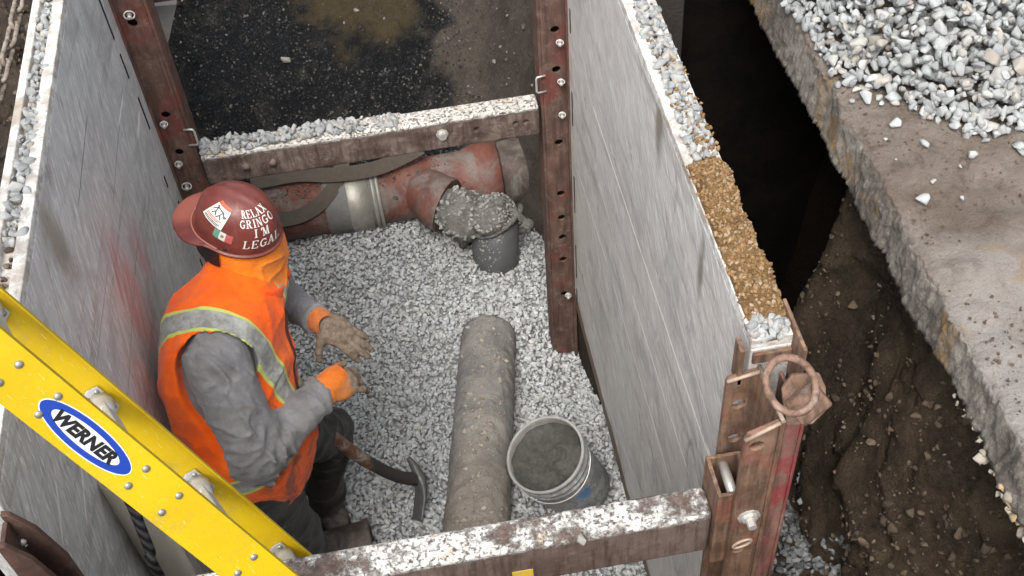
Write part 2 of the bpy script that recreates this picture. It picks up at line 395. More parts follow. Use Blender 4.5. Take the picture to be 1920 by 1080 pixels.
M_SPNEAR = rust_mat('cement_crusted_beam', (.11, .075, .06), (.19, .14, .12), None, 0, .35, (.80, .775, .735), 1.78, 17, .435, .52)
M_SPFAR = rust_mat('dusty_crossbeam', (.06, .036, .03), (.23, .175, .15), None, 0, .65, (.68, .65, .6), 1.215, 9, .12, .24)
M_RING = rust_mat('dusty_rusted_ring', (.15, .085, .055), (.29, .18, .13), None, 0, .8)
M_ZINC = plain('zinc_bolt', (.55, .53, .5), .45, .5, .25, 60)
M_HOLE = plain('hole_dark', (.015, .011, .009), .9)

# ---------------------------------------------------------------- stones
def hull(k, flat=.75):
    r = np.random.default_rng(100 + k); bm = bmesh.new()
    n = 12 + k % 7
    for p in r.normal(size=(n, 3)):
        p = unit(p) * r.uniform(.78, 1.1); bm.verts.new(tuple(p * np.array([1, r.uniform(.65, .95), flat * r.uniform(.7, 1)])))
    g = bmesh.ops.convex_hull(bm, input=bm.verts)
    bmesh.ops.delete(bm, geom=[v for v in bm.verts if not v.link_faces], context='VERTS')
    bmesh.ops.bevel(bm, geom=list(bm.edges), offset=.05, segments=1, affect='EDGES', profile=.5)
    bmesh.ops.triangulate(bm, faces=bm.faces)
    bm.verts.index_update()
    V = np.array([v.co[:] for v in bm.verts]); F = np.array([[v.index for v in f.verts] for f in bm.faces]); bm.free(); return V, F
HULLS = [hull(k) for k in range(16)]
def rotmats(n, tilt=1.0):
    q = rng.normal(size=(n, 4)); q[:, 1:3] *= tilt; q /= np.linalg.norm(q, axis=1)[:, None]
    a, b, c, d = q.T
    return np.stack([np.stack([1 - 2 * (c * c + d * d), 2 * (b * c - a * d), 2 * (b * d + a * c)], -1), np.stack([2 * (b * c + a * d), 1 - 2 * (b * b + d * d), 2 * (c * d - a * b)], -1), np.stack([2 * (b * d - a * c), 2 * (c * d + a * b), 1 - 2 * (b * b + c * c)], -1)], 1)
def stones(name, P, size, mat, parent=None, shade=(0, 1), tilt=1.0, extra=None, kind='stuff', label=None, cat=None):
    """many separate stones as one mass; P centres, size radii"""
    P = np.asarray(P, float); n = len(P); size = np.broadcast_to(size, (n,)); Rm = rotmats(n, tilt); kk = rng.integers(0, len(HULLS), n)
    Vs, Fs, As, Ts = [], [], [], []; off = 0
    if extra is not None:
        V, F = extra; Vs.append(V); Fs.append(F); As.append(np.full(len(V), .2)); Ts.append(np.zeros(len(V))); off = len(V)
    sh = rng.beta(1.6, 1.7, n) * (shade[1] - shade[0]) + shade[0]; ti = rng.random(n)
    for k, (hv, hf) in enumerate(HULLS):
        ix = np.where(kk == k)[0]
        if not len(ix): continue
        W = np.einsum('nij,vj->nvi', Rm[ix], hv) * size[ix, None, None] + P[ix, None, :]
        m = len(hv); Vs.append(W.reshape(-1, 3)); Fs.append((hf[None] + (np.arange(len(ix)) * m)[:, None, None] + off).reshape(-1, 3)); off += len(ix) * m
        As.append(np.repeat(sh[ix], m)); Ts.append(np.repeat(ti[ix], m))
    me = mesh_np(name, np.concatenate(Vs), np.concatenate(Fs)); attr(me, 'shade', np.concatenate(As)); attr(me, 'tint', np.concatenate(Ts))
    o = link(name, me, mat, parent); o['kind'] = kind
    return tag(o, label, cat)
def jitter(x0, x1, y0, y1, sp, j=.5):
    nx, ny = max(1, int((x1 - x0) / sp)), max(1, int((y1 - y0) / sp))
    X, Y = np.meshgrid(np.linspace(x0, x1, nx), np.linspace(y0, y1, ny)); n = X.size
    return X.ravel() + rng.uniform(-j, j, n) * sp, Y.ravel() + rng.uniform(-j, j, n) * sp
def sheet(name, fx, us, vs, mat, kind='structure', smooth=True, label=None, cat=None):
    """parametric surface fx(U,V)->(x,y,z)"""
    U, V = np.meshgrid(us, vs, indexing='ij'); P = np.stack(fx(U, V), -1).reshape(-1, 3); nu, nv = len(us), len(vs)
    i = np.arange(nu * nv).reshape(nu, nv); F = np.stack([i[:-1, :-1], i[1:, :-1], i[1:, 1:], i[:-1, 1:]], -1).reshape(-1, 4)
    me = mesh_np(name, P, F); o = link(name, me, mat, None, smooth); o['kind'] = kind; return tag(o, label, cat)

# ---------------------------------------------------------------- the trench: ground, floor, banks
XL, XR, H, YN, YF = -.894, .615, 2.225, 1.42, 3.45
GZ = 2.2
def gz(x, y):
    """height of the gravel bed"""
    y = np.asarray(y, float); x = np.asarray(x, float)
    z = -.30 * smooth01(2.35, 3.5, y) + .06 * smooth01(3.55, 4.2, y) * (1 - smooth01(-.1, .5, x))
    z = z - .10 * smooth01(.40, .56, x) * smooth01(2.85, 3.15, y) * (1 - smooth01(3.5, 3.8, y)) + .13 * np.exp(-((x - .23) / .2) ** 2 - ((y - 3.5) / .2) ** 2)
    return z + .02 * np.sin(3.1 * x + 1.7 * y) + .015 * np.sin(7 * x - 5 * y + 1)
g = bpy.data.meshes.new('ground'); bmg = bmesh.new()
for (x0, x1, y0, y1) in ((-60, 60, -60, .45), (-60, 60, 8.5, 80), (-60, -1.75, .45, 8.5), (2.9, 60, .45, 8.5)):
    bmg.faces.new([bmg.verts.new(p) for p in ((x0, y0, GZ - .01), (x1, y0, GZ - .01), (x1, y1, GZ - .01), (x0, y1, GZ - .01))])
bmg.to_mesh(g); bmg.free(); tag(link('ground', g, M_BANK), kind='structure')
sheet('trench_floor', lambda x, y: (x, y, gz(x, y) - .014), np.linspace(-1.0, 1.25, 46), np.linspace(.3, 4.75, 90), M_FLOORSOIL)
# far end: fill sloping up beyond the box
def endz(x, y):
    P = np.stack([x, y, 0 * x], -1)
    b = .075 * wav(P, 2.6, 3) + .035 * wav(P, 7, 9) + .018 * wav(P, 17, 22) + .010 * wav(P, 40, 2)
    z = -.27 + .62 * smooth01(4.55, 6.3, y) + .7 * smooth01(6.2, 8.6, y) + 1.3 * smooth01(7.4, 9, y)
    z = z + .95 * smooth01(.36, .95, x + .05 * wav(P, 4, 14)) * smooth01(3.9, 4.6, y + .8 * np.clip(x - .5, 0, 1)) + .5 * smooth01(-.95, -1.5, x)
    return z + b * smooth01(4.3, 4.8, y) - .25 * (1 - smooth01(4.0, 4.55, y))
sheet('far_end_slope', lambda x, y: (x, y, endz(x, y)), np.concatenate([np.linspace(-2.6, -1.45, 20), np.linspace(-1.4, .95, 210), np.linspace(1, 2.9, 20)]), np.concatenate([np.linspace(3.35, 4.4, 16), np.linspace(4.42, 6.7, 200), np.linspace(6.75, 8.8, 24)]), M_END)
n = 15000
px, py = rng.uniform(-1.7, .62, n), rng.uniform(4.55, 6.9, n)
den = wav(np.stack([px, py, 0 * px], -1), 2.3, 20); tanq = ((px + .1) * 1.1) ** 2 + ((py - 6.02) * .8) ** 2
k = (rng.random(n) < .55 + .4 * den) & ((tanq > .3) | (rng.random(n) < .15)) & ((px < .35) | (rng.random(n) < .3)); px, py = px[k], py[k]
stones('asphalt_crumbs', np.stack([px, py, endz(px, py) + .002], -1), rng.uniform(.003, .012, len(px)) * rng.uniform(.5, 1.3, len(px)), M_MILL, shade=(0, 1), label='loose black asphalt crumbs strewn over the slope behind the clay pipe', cat='asphalt crumbs')
n = 2600; px = rng.uniform(-1.5, .75, n); py = rng.uniform(4.6, 6.8, n); k = rng.random(n) < .35 + .5 * wav(np.stack([px, py, 0 * px], -1), 3, 33) + .5 * smooth01(.2, .45, px); px, py = px[k], py[k]
stones('soil_crumbs', np.stack([px, py, endz(px, py)], -1), np.minimum(rng.lognormal(-4.9, .55, len(px)), .035), stone_mat('slope_crumb', (.02, .018, .016), (.11, .095, .08), (.3, .28, .25), .7), label='lumps of soil and broken asphalt on the slope at the far end', cat='soil clods')
# left bank
def bankl(a, y):
    P = np.stack([a, y, 0 * a], -1)
    z = np.where(a < 1, 2.02 - 2.4 * (1 - a), 2.02 + .05 * (a - 1)); x = np.where(a < 1, XL - .12 - .05 * (a), XL - .17 - .38 * (a - 1))
    return x + .03 * wav(P, 7, 5) * smooth01(0, .6, a), y, z + (.05 * wav(P, 8, 11) + .02 * wav(P, 30, 7)) * smooth01(.5, 1, a)
sheet('left_soil_bank', bankl, np.concatenate([np.linspace(0, 1, 12), np.linspace(1.03, 3.4, 90)]), np.linspace(.4, 3.75, 110), M_BANK)
n = 1500; a = rng.uniform(1, 2.2, n); y = rng.uniform(1.4, 3.7, n); q = np.stack(bankl(a, y), -1)
stones('bank_clods', q, rng.uniform(.006, .02, n), M_CLOD, label='small dark clods and chips lying on the left soil bank', cat='soil clods')
# right side: pit between the box and the concrete, earth under the slab
PX0 = XR + .09
def pitw(s, y):
    """profile from the box's foot (s=0) across to under the slab (s=1)"""
    P = np.stack([s * 1.1, y, s * 1.7 * (s > .5)], -1)
    far = smooth01(2.0, 2.8, y)
    zf = .98 - 2.2 * far; zt = 2.085 - .06 * far
    x = PX0 - .02 + (.42 + .62 * far + .22 * (1 - smooth01(.9, 1.5, y))) * np.clip(s / .93, 0, 1) + .05 * smooth01(.93, 1, s)
    r = np.clip((s - .52) / .48, 0, 1); z = zf + (zt - zf) * (r ** .8 * (1 - far) + r ** 1.5 * far)
    P = np.stack([x * 1.2, y, z * .8], -1)
    b = (.05 * wav(P, 5, 4) + .028 * wav(P, 12, 8) + .017 * wav(P, 27, 15) + .009 * wav(P, 60, 5)) * smooth01(.1, .35, s) * (1 - smooth01(.9, 1, s)) * (1 - .75 * far)
    return x + b * .8, y, z + b
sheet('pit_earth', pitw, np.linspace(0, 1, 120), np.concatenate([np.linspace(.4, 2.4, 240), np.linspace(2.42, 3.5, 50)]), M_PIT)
sheet('gap_light_block', lambda u, z: (XR + .05 + u * 1.6, 3.36 + .03 * np.sin(9 * u + 2 * z), z), np.linspace(0, 1, 40), np.linspace(-1.5, GZ, 30), soil('shade_dark_soil', (.005, .0045, .0045), (.018, .013, .010), None, 5, .02))  # added sheet closing the gap against light, its near-black colour standing for shade
sheet('gap_light_block', lambda u, y: (XR + .06 + u * .42, y, GZ - .05 + 0 * u), np.linspace(0, 1, 4), np.linspace(3.3, 8.6, 10), M_SOIL)  # unseen cover added over the far gap to keep sky light out
n = 420; s_ = rng.uniform(.45, .9, n); y = rng.uniform(.9, 2.1, n); q = np.stack(pitw(s_, y), -1)
stones('pit_clods', q, rng.uniform(.003, .011, n) * rng.random(n) + .002, M_CLOD, label='scattered clods and pebbles on the dark earth of the right pit', cat='soil clods')
n = 3200; s_ = rng.uniform(.4, .97, n); y = rng.uniform(.9, 2.3, n); q = np.stack(pitw(s_, y), -1); k = rng.random(n) < .5 + .5 * wav(q, 5, 31); q = q[k]
stones('earth_crumbs', q, np.minimum(rng.lognormal(-5.0, .5, len(q)), .024), stone_mat('pit_earth_crumb', (.035, .025, .018), (.15, .11, .075)), label='loose brown earth crumbs on the bank of the right pit', cat='soil clods')
n = 1700; y = rng.uniform(1.05, 2.3, n); s_ = .18 + rng.beta(1.6, 1.3, n) * (.36 + .03 * np.sin(9 * y) + .03 * np.sin(23 * y)); q = np.stack(pitw(s_, y), -1); q[:, 2] += rng.uniform(0, .02, n)
stones('spilled_gravel', q, rng.uniform(.008, .018, n), stone_mat('dark_gravel', (.05, .053, .056), (.26, .27, .275)), shade=(0, 1), label='strip of spilled grey gravel beside the red post in the right pit', cat='gravel')
sheet('buried_soil_wall', lambda z, y: (XR + .03 + .02 * np.sin(5 * y) * (z < 0), y, z), np.linspace(-.5, .01, 8), np.linspace(1.3, 4.6, 60), M_SOIL)
sheet('near_end_wall', lambda x, z: (x, .5 - .12 * (GZ - z) * 0 + .05 * np.sin(6 * x), z), np.linspace(-1.9, 1.3, 30), np.linspace(-.1, GZ, 30), M_BANK)

# concrete slab on the right, broken edge
def slab_edge(y):
    P = np.stack([0 * y, y, 0 * y], -1)
    return 1.046 + .0035 * wav(P, 5, 2) + .004 * wav(P, 22, 5) + .0025 * wav(P, 60, 7)
def slab(t, y):
    """t 0..1 top inwards edge.. ; section: back underside -> edge -> top"""
    P = np.stack([t * .3, y, 0 * t], -1); e = slab_edge(y)
    thick = .150 + .009 * wav(P, 5, 12) + .004 * wav(P, 30, 13) - .035 * smooth01(2.0, 1.2, y)
    near = smooth01(1.15, .85, y)
    x = np.select([t < .15, t < .5], [e + .95 * (.15 - t) / .15 - .015, e - .022 * np.sin((t - .15) / .35 * math.pi) * 0 - .018 * (1 - (t - .15) / .35)], e + 2.2 * ((t - .5) / .5) ** 1.6)
    z = np.select([t < .15, t < .5], [GZ - thick + 0 * t, GZ - thick * (1 - (t - .15) / .35)], GZ + 0 * t)
    rough = .003 * wav(P * 3, 12, 3) + .003 * wav(P * 3, 31, 9) + .0025 * wav(P * 3, 80, 19)
    zz = z + np.where(t > .5, .010 * wav(np.stack([x, y, 0 * x], -1), 9, 21) + .004 * wav(np.stack([x, y, 0 * x], -1), 30, 25), 0) - .012 * np.exp(-((t - .5) / .025) ** 2)
    return x + rough * ((t > .1) & (t < .56)), y, zz
sheet('concrete_slab', slab, np.concatenate([np.linspace(0, .15, 12)[:-1], np.linspace(.15, .5, 14)[:-1], np.linspace(.5, 1, 120)]), np.concatenate([np.linspace(.55, 3.4, 620), np.linspace(3.41, 8.6, 60)]), M_CONC)
# pale broken concrete hanging under the near edge of the slab
q = []
for y0, r_ in ((1.13, .022), (1.165, .03), (1.2, .02), (1.0, .03), (1.035, .036), (1.08, .022), (.96, .02), (1.25, .012), (1.3, .012)):
    for j in range(5): q.append((slab_edge(np.array([y0]))[0] - .012 + rng.uniform(-.008, .01), y0 + rng.uniform(-.02, .02), GZ - .125 + rng.uniform(-.02, .012), r_ * rng.uniform(.45, .8)))
q = np.array(q)
stones('concrete_rubble', q[:, :3], q[:, 3] * .8, stone_mat('broken_concrete', (.2, .17, .13), (.5, .46, .4), (.33, .24, .13), .8), label='pale lumps of broken concrete clinging under the near edge of the slab', cat='rubble')
n = 6000; x = rng.uniform(1.06, 2.0, n); y = rng.uniform(.9, 2.35, n); k = rng.random(n) < .35 + .35 * wav(np.stack([x, y, 0 * x], -1), 5, 2) + .3 * smooth01(1.3, 2.0, y); x, y = x[k], y[k]
stones('dirt_crumbs', np.stack([x, y, GZ + rng.uniform(-.002, .006, len(x))], -1), rng.uniform(.0015, .0065, len(x)), soil('brown_crumb', (.07, .045, .03), (.2, .15, .11)), label='brown crumbs of soil strewn over the bare concrete slab', cat='soil crumbs')
# stone pile on the slab
def pileh(x, y):
    """0 at the pile's foot"""
    u = (y - (1.90 + .33 * np.exp(-((x - 1.05) / .16) ** 2)) - .08 * np.sin(5 * x)) ; v = (x - 1.06)
    d = np.minimum(u * .55, v * 1.1 + .02) + .02 * np.sin(9 * x + 4 * y) + .014 * np.sin(17 * x - 11 * y)
    return d
P_ = []
for lay in range(3):
    x, y = jitter(1.04, 2.2, 1.75, 3.4, .0185 if lay < 2 else .028, .6); d = pileh(x, y)
    k = d > (.0, .006, .03)[lay] + rng.uniform(-.012, .012, len(x)); x, y, d = x[k], y[k], d[k]
    P_.append(np.stack([x, y, GZ + .012 + np.minimum(np.maximum(d, 0), .34) * (.45, 1, 1)[lay] + (0, -.004, .014)[lay] + rng.uniform(-.008, .008, len(x))], -1))
P_ = np.concatenate(P_)
stones('stone_pile', P_, np.clip(rng.lognormal(-4.16, .28, len(P_)), .008, .03), M_WHITE, label='heap of pale crushed stone on the concrete at the upper right', cat='stone pile')

# ---------------------------------------------------------------- trench shield (one thing)
shield = empty('trench_shield', (-.14, 1.4, 0), 'steel trench box of two scuffed grey walls joined by rusty posts and two crossbeams', 'trench box')
XX, YY, ZZ = V3(1, 0, 0), V3(0, 1, 0), V3(0, 0, 1)
def panel(side):
    xi = XR if side == 'R' else XL; s = 1 if side == 'R' else -1; th = .088
    y0, y1 = (YN if side == 'R' else 1.36), YF - .012
    m = MB(); a, b = sorted((xi, xi + s * th))
    # wall skin as a fine sheet so that dents show, plus the core
    m.box((a, y0, .0), (b, y1, H - .03), .004)
    for (yy, zz, ln) in ([(3.33, 1.93, .2), (3.35, 1.5, .14), (3.3, 1.22, .05), (3.36, 1.0, .13), (3.36, .64, .2), (3.33, 1.72, .1)] if side == 'L' else [(3.38, 1.6, .1), (3.38, 1.2, .16), (3.38, .75, .2), (3.38, .35, .2), (3.38, .12, .1)]):
        q = xi - s * .002
        m.box((min(q, xi + s * .01), yy - .006, zz - ln / 2), (max(q, xi + s * .01), yy + .006, zz + ln / 2), 0, 1)
    p = m.build('side_panel', [M_PANR if side == 'R' else M_PANL, M_HOLE, M_SOIL], shield)  # M_SOIL only darkens the outer skin to cut bounced light
    for f in p.data.polygons:
        if f.normal.x * s > .9 and f.area > .5: f.material_index = 2   # outer skin darkened to cut light bounced into the pit
    t = MB(); o = (0, y0, 0)
    prof = [(0, H - .03), (th, H - .03), (th, H), (th - .022, H + .001), (th - .026, H - .022), (.034, H - .022), (.03, H), (0, H)]
    prof = [(xi + s * q[0], q[1]) for q in prof]
    t.prism(prof, .001, y1 - y0 - .001, [XX, ZZ, YY], o, .003)
    t.build('top_channel', M_LEDGE, p)
    return p
pR, pL = panel('R'), panel('L')
p_ = MB()
for sgn, xs in ((1, XR), (-1, XL)): pass
p_.bm.free()
def linch(parent, c, ax, r=.022):
    """retaining pin with its wire ring; ax = pin direction"""
    m = MB(); a = unit(ax); c = np.array(c, float)
    m.lathe([(0, -.012), (.008, -.012), (.008, .03), (.006, .034), (0, .034)], c, a, 10)
    p = m.build('lock_pin', M_ZINC, parent)
    m = MB(); e1 = unit(np.cross(a, V3(.2, .1, 1))); e2 = np.cross(a, e1)
    m.tube([c + a * .012 + r * (math.cos(t) * e1 * 1.15 + math.sin(t) * (e2 * .8 + a * .35)) for t in np.linspace(0, 2 * math.pi, 18, endpoint=False)], .0028, 6, closed=True)
    m.build('pin_ring', M_ZINC, p); return p
def farpost(side):
    s = 1 if side == 'R' else -1; x0 = .518 if side == 'R' else -.795; x1 = XR if side == 'R' else XL
    a, b = sorted((x0, x1)); m = MB(); zb, zt = -.36, 2.2
    m.box((a, YF, zb), (b, YF + .012, zt), .003)                                   # face with the holes, toward the camera
    m.box((x0 - .012 * s if s > 0 else x0, YF + .0005, zb + .02), (x0 if s > 0 else x0 + .012, YF + .11, zt - .01), .003)   # inner flange
    m.box((min(x1, x1 + s * .012), YF + .001, zb - .1), (max(x1, x1 + s * .012), YF + .11, zt - .01), .003)
    m.box((a - .006, YF - .022, zb), (a + .008, YF - .001, zt - .02), .003) if s < 0 else m.box((b - .008, YF - .022, zb - .06), (b + .006, YF - .001, zt - .02), .003)
    p = m.build('corner_post', M_POST, shield)
    c = MB(); xm = (a + b) / 2 + .004 * s
    hz = [1.52, 1.34, .98, .70, .56, .44, .30, .07] if s > 0 else [1.47, 1.16 - .0, .78]
    if s < 0: hz = [1.80, 1.40, 1.22, .80, .5, .2]
    for z in hz: c.lathe([(0, -.03), (.0165, -.03), (.0165, .012), (0, .012)], (xm, YF, z), YY, 18)
    cut(p, c)
    bk = MB(); bk.box((a + .014, YF + .06, zb + .04), (b - .014, YF + .066, zt - .02)); bk.build('post_web', M_POSTDK, p)
    for z in ([1.46, 1.28, 1.12, .06] if s > 0 else [1.83, 1.36, 1.165, 1.05]):
        linch(p, (xm + .016 * s * (1 if z != 1.83 else 0), YF - .003, z + .01), (-.15 * s, -1, .15), .011 if z not in (1.83, 1.05) else .015)
    # wire handle of the crossbeam pin
    m = MB(); hx = x0 - .002 * s; zz = 1.29
    m.tube([(hx + .012 * s, YF - .005, zz + .035), (hx - .02 * s, YF - .012, zz + .036), (hx - .024 * s, YF - .012, zz + .03), (hx - .024 * s, YF - .012, zz - .03), (hx - .02 * s, YF - .012, zz - .036), (hx + .012 * s, YF - .005, zz - .04)], .0042, 8)
    m.build('pin_handle', M_ZINC, p)
    return p
fpR, fpL = farpost('R'), farpost('L')
# far crossbeam
yb0, yb1, zt, zb = 3.405, 3.49, 1.215, 1.075
sp = MB(); sp.box((-.772, yb0, zb), (.492, yb1, zt), .012, seg=3)
sp.box((-.772, yb0 - .004, zb + .004), (-.02, yb1 + .004, zt + .004), .010)
spf = sp.build('crossbeam', M_SPFAR, shield)
c = MB()
for x in (-.62, -.52, .25, .4, .34 + .1): c.lathe([(0, -.02), (.013, -.02), (.013, .03), (0, .03)], (x, yb0, 1.15 + .0 * x), YY, 14)
cut(spf, c)
m = MB(); m.lathe([(0, .02), (.016, .02), (.016, .004), (.024, .003), (.024, 0), (0, 0)], (.12, yb0 - .001, 1.155), -YY, 8, smooth=False); m.build('beam_bolt', M_ZINC, spf)
# near crossbeam
ya, yb_, z1, z0 = 1.293, 1.374, 1.78, 1.615
sp = MB(); sp.box((XL + .07, ya, z0), (.531, yb_, z1), .014, seg=3)
spn = sp.build('crossbeam', M_SPNEAR, shield, label='near crossbeam crusted with white cement splashes')
m = MB(); m.box((.07, ya - .001, z0 + .028), (.118, ya + .001, z0 + .066), 0)
m.build('warning_sticker', plain('yellow_sticker', (.62, .42, .06), .6, 0, .25, 60), spn)
# near right post: channel open toward the trench, red outer flange, collar with its bolt, lifting ring
np_ = MB(); zt2 = 2.125
np_.prism([(.563, -.2), (.563, zt2 - .02), (.57, zt2), (.632, zt2 + .03), (.632, -.2)], 0, .013, [XX, ZZ, YY], (0, 1.262, 0), .003)      # front flange
np_.prism([(.566, -.2), (.566, zt2 - .01), (.57, zt2), (.636, zt2 + .012), (.636, -.2)], 0, .013, [XX, ZZ, YY], (0, 1.405, 0), .003)     # rear flange
npo = np_.build('corner_post', M_NEARPOST, shield, label='near right corner post, red and brown, with the lifting ring on top')
c = MB()
for (y, x, z) in ((1.262, .59, 2.085), (1.405, .60, 2.03), (1.262, .588, 1.66), (1.405, .60, 1.9)):
    c.lathe([(0, -.02), (.0165, -.02), (.0165, .03), (0, .03)], (x, y, z), YY, 18)
cut(npo, c)
m = MB(); m.prism([(1.262, -.2), (1.262, zt2 + .03), (1.418, zt2 + .012), (1.418, -.2)], 0, .012, [YY, ZZ, XX], (.6325, 0, 0), .003); m.build('post_web', M_NEARPOST, npo)
m = MB(); m.box((.6455, 1.268, -.2), (.679, 1.28, 2.14), .003); m.box((.68, 1.268, -.2), (.688, 1.41, 2.12), .003); m.build('outer_flange', M_RED, npo)
# panel end: open box of plates at the top, white edged
m = MB(); m.box((.588, 1.405, 2.10), (.599, 1.445, H - .01), .002); m.box((.618, 1.4085, 2.16), (.70, 1.4175, H - .035), .002)
m.box((.701, 1.36, 2.1), (.709, 1.50, H + .02), .002); m.build('panel_end_plate', M_NEARPOST, npo)
# bright worn rims along the plate tops
m = MB()
for a, b in (((.5665, 1.404, zt2 - .004), (.636, 1.404, zt2 + .013)), ((.5635, 1.2615, zt2 - .012), (.632, 1.2615, zt2 + .031)), ((.638, 1.262, zt2 + .032), (.638, 1.418, zt2 + .014))):
    m.tube([V3(*a), V3(*b)], .0048, 6)
m.build('worn_rim', M_EDGE, npo)
# collar: square tube with open end and bolt
m = MB(); ox = .562
def ringbox(m, x0, x1, y0, y1, z0, z1, t):
    m.box((x0, y0, z0), (x1, y0 + t, z1), .002); m.box((x0, y1 - t, z0), (x1, y1, z1), .002)
    m.box((x0, y0 + t, z0), (x0 + t, y1 - t, z1 - .0005), .001); m.box((x1 - t, y0 + t, z0), (x1, y1 - t, z1 - .0005), .001)
ringbox(m, .532, .612, 1.281, 1.388, 1.58, 1.875, .009)
m.build('collar', M_NEARPOST, spn)
m = MB(); m.tube([(.572, 1.285, 1.845), (.572, 1.384, 1.845)], .012, 12); m.build('collar_bolt', M_ZINC, spn)
m = MB(); b0 = Yp(1404, 968, 1.262)
m.lathe([(0, .03), (.010, .03), (.0105, .012), (.017, .011), (.018, .004), (.026, .003), (.026, 0), (0, 0)], b0 + V3(0, 0, 0), -YY, 10, smooth=False); m.build('post_bolt', M_ZINC, npo)
b1 = Yp(1391, 1018, 1.262); m = MB()
m.tube([b1 + V3(.021 * math.cos(t), -.002, .013 * math.sin(t) + .008 * math.cos(t)) for t in np.linspace(0, 2 * math.pi, 20, endpoint=False)], .0035, 6, closed=True)
m.build('slot_rim', M_EDGE, npo)
# lifting ring + barrel lug on a bevelled plate
cx_, cy_, cz_ = CM[:, 0], CM[:, 1], CM[:, 2]
lc = Dp(1508, 752, 2.365)
m = MB(); m.prism([(-.040, -.046), (.012, -.052), (.040, -.030), (.046, .020), (.036, .052), (-.020, .058), (-.042, .03)], -.013, 0, [unit(cx_ + .15 * cy_), unit(cy_ - .15 * cx_ + .25 * cz_), unit(cz_ - .25 * cy_)], lc, .003)
m.build('lug_plate', M_RING, npo)
m = MB(); ax = unit(cx_ * .70 + cy_ * .60 + cz_ * .18); bc = Dp(1515, 757, 2.31)
m.lathe([(0, -.012), (.0165, -.014), (.0165, -.034), (.0275, -.034), (.0305, -.031), (.0305, .032), (.027, .036), (0, .036)], bc, ax, 32); m.build('lug_barrel', M_RING, npo)
m = MB(); rc = Dp(1483, 722, 2.275); e1 = unit((.88, .1, .2)); vd = unit(ray(1482, 725)); e1 = unit(e1 - vd * (e1 @ vd) * .8); e2 = unit(np.cross(vd, e1)) * -1
pts = [rc + .045 * math.cos(t) * e1 + .056 * math.sin(t) * unit(e2 + .25 * vd) for t in np.linspace(0, 2 * math.pi, 36, endpoint=False)]
m.tube(pts, .0076, 12, closed=True); m.build('lifting_ring', M_RING, npo)
# near left post: only its top corner enters the picture
m = MB(); zl = 2.06
pf = [(XL + .004, -.1), (XL + .004, zl + .13), (XL + .02, zl + .125), (XL + .05, zl + .06), (XL + .07, zl - .06), (XL + .075, -.1)]
m.prism(pf, 0, .013, [XX, ZZ, YY], (0, 1.262, 0), .003); m.prism(pf, 0, .013, [XX, ZZ, YY], (0, 1.33, 0), .003)
m.box((XL + .002, 1.276, -.1), (XL + .012, 1.329, zl + .11), .002)
npl = m.build('corner_post', M_POSTDK, shield, label='dark rusty near left corner post')
linch(npl, Dp(36, 1012, 2.38), unit((.5, -.6, .6)), .016)
# ---------------------------------------------------------------- stuff lying on the box
n = 1150; y = rng.uniform(1.6, 3.42, n); x = rng.uniform(XR + .024, XR + .079, n)
k = (y > 1.96) | (rng.random(n) < .22 * smooth01(1.6, 1.95, y)); x, y = x[k], y[k]
stones('ledge_stones', np.stack([x, y, H + rng.uniform(-.014, .012, len(x))], -1), np.clip(rng.normal(.0135, .0045, len(x)), .006, .023), M_WHITE, label='pale stones packed along the top of the right box wall', cat='stones')
n = 90; x = rng.uniform(XR + .004, XR + .083, n); y = rng.uniform(1.43, 1.50, n)
stones('ledge_stones', np.stack([x, y, H + rng.uniform(-.014, .006, n)], -1), rng.uniform(.009, .02, n), M_WHITE, label='pale stones on the near corner of the right box wall beside the ring', cat='stones')
n = 300; y = rng.uniform(2.05, 3.42, n); x = XL - .044 + rng.normal(0, .012, n)
stones('ledge_stones', np.stack([x, y, H - .012 + rng.uniform(-.004, .012, n)], -1), np.clip(rng.normal(.0135, .005, n), .006, .024), M_WHITE, label='pale stones jammed in the groove along the far top of the left box wall', cat='stones')
n = 60; y = rng.uniform(1.4, 2.1, n); x = XL - .046 + rng.normal(0, .008, n)
stones('ledge_stones', np.stack([x, y, H - .018 + rng.uniform(0, .006, n)], -1), rng.uniform(.004, .014, n), M_CLOD, shade=(.5, 1), label='few dusty pebbles in the bare near groove of the left box wall', cat='stones')
# orange sand ridge on the right wall top
def sandz(u, y):
    P = np.stack([u * .09, y, 0 * u], -1)
    e = smooth01(1.42, 1.52, y) * (1 - smooth01(1.93, 2.02, y + .03 * wav(P, 9, 2)))
    return XR + .003 + u * (.086 + .006 * wav(P, 26, 7)), y, H - .016 + e * (.020 + .026 * np.sin(np.clip(u, 0, 1) * math.pi) ** .7 + .007 * wav(P, 28, 5) + .005 * wav(P, 70, 9)) - .03 * (u < 0) - .03 * (u > 1)
M_SANDBASE = soil('ochre_sand', (.16, .085, .032), (.30, .18, .078), (.36, .26, .15), 16, .03)
sheet('sand_ridge', sandz, np.linspace(-.02, 1.02, 30), np.linspace(1.425, 2.05, 170), M_SANDBASE, 'stuff', label='ridge of damp orange sand along the top of the right box wall', cat='sand')
n = 1500; u = rng.uniform(0, 1, n); y = rng.uniform(1.44, 2.0, n); q = np.stack(sandz(u, y), -1)
u2 = rng.uniform(.2, 1, 260); y2 = 1.97 + rng.exponential(.14, 260); q = np.concatenate([q, np.stack([XR + .003 + u2 * .086, y2, H + rng.uniform(-.004, .014, 260)], -1)]); n = len(q)
stones('sand_clods', q, rng.uniform(.002, .009, n), M_SAND, label='crumbs of orange sand strewn on the sand ridge', cat='sand')
